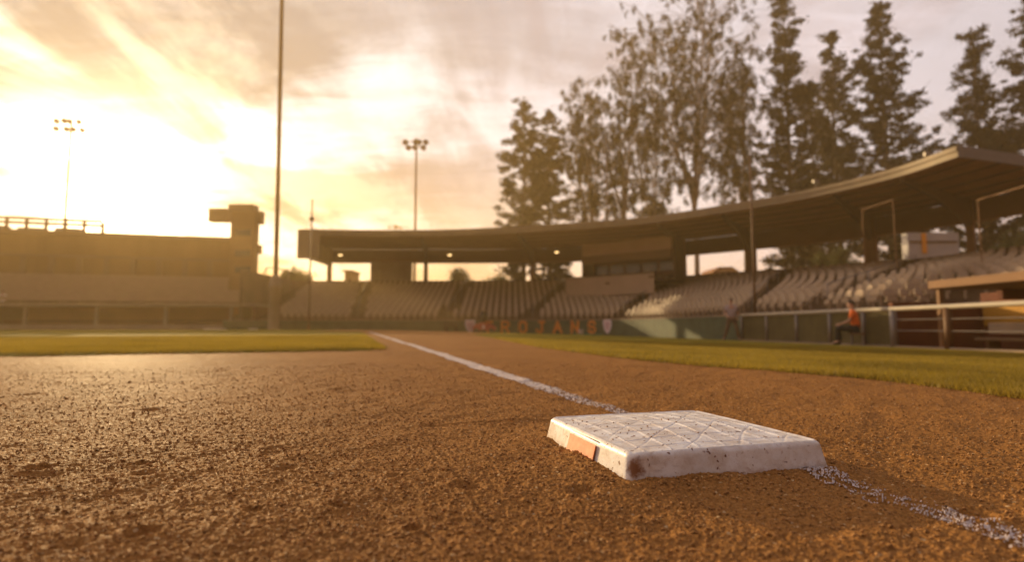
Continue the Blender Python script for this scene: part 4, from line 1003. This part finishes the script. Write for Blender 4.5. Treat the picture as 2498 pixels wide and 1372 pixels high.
shrub(742, 664, 16, 68, 34, 'small shrub in the gap below the left roof end')
shrub(2045, 600, 60, 56, 35, 'leafy shrub filling the opening left of the portal frame')
shrub(2460, 560, 50, 48, 36, 'leafy shrub under the roof at the right edge')

# ------------------------------------------------------------------ people
def skin(verts, edges, rad, root=0, sub=2):
    me = bpy.data.meshes.new('tmp'); me.from_pydata([tuple(v) for v in verts], edges, []); o = bpy.data.objects.new('tmp', me); COL.objects.link(o)
    o.modifiers.new('s', 'SKIN'); 
    if not me.skin_vertices: me.attributes.new('skin', 'FLOAT', 'POINT')
    for i, r in enumerate(rad):
        r = (r, r) if not hasattr(r, '__len__') else r; me.skin_vertices[0].data[i].radius = r; me.skin_vertices[0].data[i].use_root = (i == root)
    m = o.modifiers.new('u', 'SUBSURF'); m.levels = m.render_levels = sub
    dg = bpy.context.evaluated_depsgraph_get(); ev = o.evaluated_get(dg); new = bpy.data.meshes.new_from_object(ev); bpy.data.objects.remove(o); return new
def link_mesh(name, me, mt, parent):
    me.materials.clear(); me.materials.append(mt); me.shade_smooth(); o = bpy.data.objects.new(name, me); COL.objects.link(o); o.parent = parent; return o
def person(loc, rz, label, J, top_m, leg_m, cap=None):
    """J: dict of joint positions; one continuous skinned body, clothes as looser shells"""
    r = empty('person', loc, rz); tag(r, label, 'person')
    V = []; E = []; R = []; idx = {}
    def add(k, rad, par=None, p=None):
        idx[k] = len(V); V.append(p if p is not None else J[k]); R.append(rad)
        if par: E.append((idx[par], idx[k]))
    add('pelvis', (.15, .11)); add('waist', (.13, .10), 'pelvis'); add('chest', (.165, .115), 'waist'); add('neck', .055, 'chest'); add('chin', (.055, .06), 'neck'); add('head', (.075, .09), 'chin'); add('crown', (.055, .07), 'head')
    for s in 'LR':
        add('sh' + s, .062, 'chest'); add('el' + s, .043, 'sh' + s); add('wr' + s, .028, 'el' + s); add('pa' + s, (.036, .018), 'wr' + s)
        w = Vector(J['pa' + s]); d = (w - Vector(J['wr' + s])).normalized(); side = d.cross(Vector((0, 1, 0))).normalized() if abs(d.y) < .9 else Vector((1, 0, 0))
        for f, (o_, l_) in enumerate(((-.03, .065), (-.01, .078), (.01, .072), (.028, .058))):
            k1 = f'f{s}{f}'; add(k1, .010, 'pa' + s, tuple(w + side * o_ + d * l_ * .55)); add(k1 + 'b', .008, k1, tuple(w + side * o_ + d * l_ + Vector((0, -.015, 0))))
        add(f't{s}', .011, 'pa' + s, tuple(w - side * .045 + d * .01)); add(f't{s}b', .009, f't{s}', tuple(w - side * .06 + d * .035))
        add('hp' + s, .088, 'pelvis'); add('kn' + s, .060, 'hp' + s); add('an' + s, .042, 'kn' + s); add('to' + s, (.045, .032), 'an' + s)
    body = link_mesh('body', skin(V, E, R), M['skin'], r)
    def shell(name, keys, rads, edges, mt):
        v = [J[k] if not isinstance(k, tuple) else k for k in keys]; return link_mesh(name, skin(v, edges, rads), mt, r)
    lerp = lambda a, b, t: tuple(Vector(J[a]).lerp(Vector(J[b]), t))
    shell('shirt', ['pelvis', 'waist', 'chest', lerp('chest', 'neck', .75), 'shL', lerp('shL', 'elL', .85), 'shR', lerp('shR', 'elR', .85)], [(.185, .14), (.17, .135), (.195, .145), (.075, .075), .085, .068, .085, .068], [(0, 1), (1, 2), (2, 3), (2, 4), (4, 5), (2, 6), (6, 7)], top_m)
    shell('trousers', [lerp('pelvis', 'waist', .1), 'hpL', 'knL', 'anL', 'hpR', 'knR', 'anR'], [(.168, .125), .108, .082, .066, .108, .082, .066], [(0, 1), (1, 2), (2, 3), (0, 4), (4, 5), (5, 6)], leg_m)
    for s in 'LR':
        a = Vector(J['an' + s]); t = Vector(J['to' + s]); me = skin([a + (a - t).normalized() * .05 + Vector((0, 0, -.05)), a + Vector((0, 0, -.045)), t], [(0, 1), (1, 2)], [(.045, .04), (.052, .05), (.05, .035)]); link_mesh('shoe', me, M['rubber'], r)
    h = Vector(J['head']); mb = MB(); bm = bmesh.new(); bmesh.ops.create_uvsphere(bm, u_segments=20, v_segments=14, radius=1)
    v = np.array([q.co[:] for q in bm.verts]); f = [tuple(x.index for x in q.verts) for q in bm.faces]; bm.free()
    v = v * np.array([.086, .104, .10]); keep = [q for q in f if np.mean([v[i][2] for i in q]) > -.02 + .5 * max(0, -np.mean([v[i][1] for i in q]))]
    mb.add(v + np.array([h.x, h.y + .012, h.z + .045]), keep); hr = mb.build('hair', cap or M['hair'], r, smooth=True)
    # nose, ears, eyes
    fd = Vector((0, -1, 0)); mb = MB(); mb.prism([(h.x - .014, h.y - .085, h.z - .02), (h.x + .014, h.y - .085, h.z - .02), (h.x, h.y - .112, h.z - .018), (h.x, h.y - .088, h.z + .03)], (0, 0, 0), (0, .01, 0)); mb.build('nose', M['skin'], r)
    mb = MB(); mb.box((h.x - .03, h.y - .088, h.z + .02), (.022, .012, .009)); mb.box((h.x + .03, h.y - .088, h.z + .02), (.022, .012, .009)); mb.build('eyes', M['hair'], r); mb = MB(); mb.box((h.x, h.y - .087, h.z - .052), (.045, .012, .009)); mb.build('mouth', M['cardinal'], r)
    mb = MB(); mb.box((h.x - .083, h.y + .01, h.z + .0), (.014, .03, .05)); mb.box((h.x + .083, h.y + .01, h.z + .0), (.014, .03, .05)); mb.build('ears', M['skin'], r, bevel=.005)
    return r
walk = dict(pelvis=(0, 0, .95), waist=(0, -.01, 1.10), chest=(0, -.03, 1.33), neck=(0, -.03, 1.52), chin=(0, -.04, 1.60), head=(0, -.045, 1.68), crown=(0, -.03, 1.75),
            shL=(.19, -.02, 1.44), elL=(.27, .10, 1.20), wrL=(.24, .02, .98), paL=(.235, -.02, .90), shR=(-.19, -.02, 1.44), elR=(-.27, -.08, 1.19), wrR=(-.20, -.26, 1.05), paR=(-.17, -.33, 1.02),
            hpL=(.10, 0, .88), knL=(.20, -.10, .50), anL=(.27, .03, .10), toL=(.30, -.13, .045), hpR=(-.10, 0, .88), knR=(-.18, -.04, .50), anR=(-.31, .06, .10), toR=(-.36, -.09, .045))
yp = 24.0; p = at(1786, 828, yp); person((p.x, yp, float(G(p.x, yp)) + .02), -.35, 'person in mauve shirt and brown trousers walking on the grass beside the fence end', walk, M['shirt'], M['khaki'])
sit = dict(pelvis=(0, .02, .48), waist=(0, .03, .62), chest=(0, -.02, .86), neck=(0, -.05, 1.05), chin=(0, -.08, 1.12), head=(0, -.09, 1.20), crown=(0, -.075, 1.27),
           shL=(.19, -.02, .97), elL=(.26, -.10, .72), wrL=(.16, -.34, .62), paL=(.12, -.41, .60), shR=(-.19, -.02, .97), elR=(-.26, -.10, .72), wrR=(-.16, -.34, .62), paR=(-.12, -.41, .60),
           hpL=(.10, -.02, .47), knL=(.15, -.44, .50), anL=(.16, -.42, .10), toL=(.17, -.58, .045), hpR=(-.10, -.02, .47), knR=(-.15, -.44, .50), anR=(-.16, -.42, .10), toR=(-.17, -.58, .045))
ys_ = 16.4; p = at(2088, 850, ys_); gz_ = float(G(p.x, ys_)); person((p.x, ys_, gz_ + .02), -2.2, 'seated person in a bright orange shirt on a stool before the dark fence', sit, M['hivis'], M['dark'])
r = empty('stool', (p.x + .02, ys_ + .01, gz_), -2.2); tag(r, 'low stool under the seated person in orange', 'stool')
mb = MB(); mb.box((0, .05, .355), (.42, .36, .05)); mb.build('seat', M['steel'], r, bevel=.01)
for sx in (-.17, .17):
    for sy in (-.1, .2): mb = MB(); mb.tube((sx, sy, 0), (sx * .9, sy * .95, .33), .015, n=8); mb.build('leg', M['galv'], r)
yl = 49.2; p = at(6, 740, yl); person((p.x, yl, p.z - 1.05 + .35), .3, 'person in white at the left picture edge standing behind the dugout roof', walk, M['white'], M['white'])

# ------------------------------------------------------------------ air
hz = bpy.data.materials.new('warm_haze'); hz.use_nodes = True; nt = hz.node_tree; nt.nodes.clear(); out = nt.nodes.new('ShaderNodeOutputMaterial'); pv = nt.nodes.new('ShaderNodeVolumePrincipled')
pv.inputs['Color'].default_value = (1.0, .74, .36, 1); pv.inputs['Density'].default_value = 0.0020; pv.inputs['Anisotropy'].default_value = 0.50
nt.links.new(pv.outputs[0], out.inputs['Volume'])
mb = MB(); mb.box((0, 0, 19.6), (900, 900, 42.8)); o = mb.build('haze', hz); tag(o, kind='stuff')
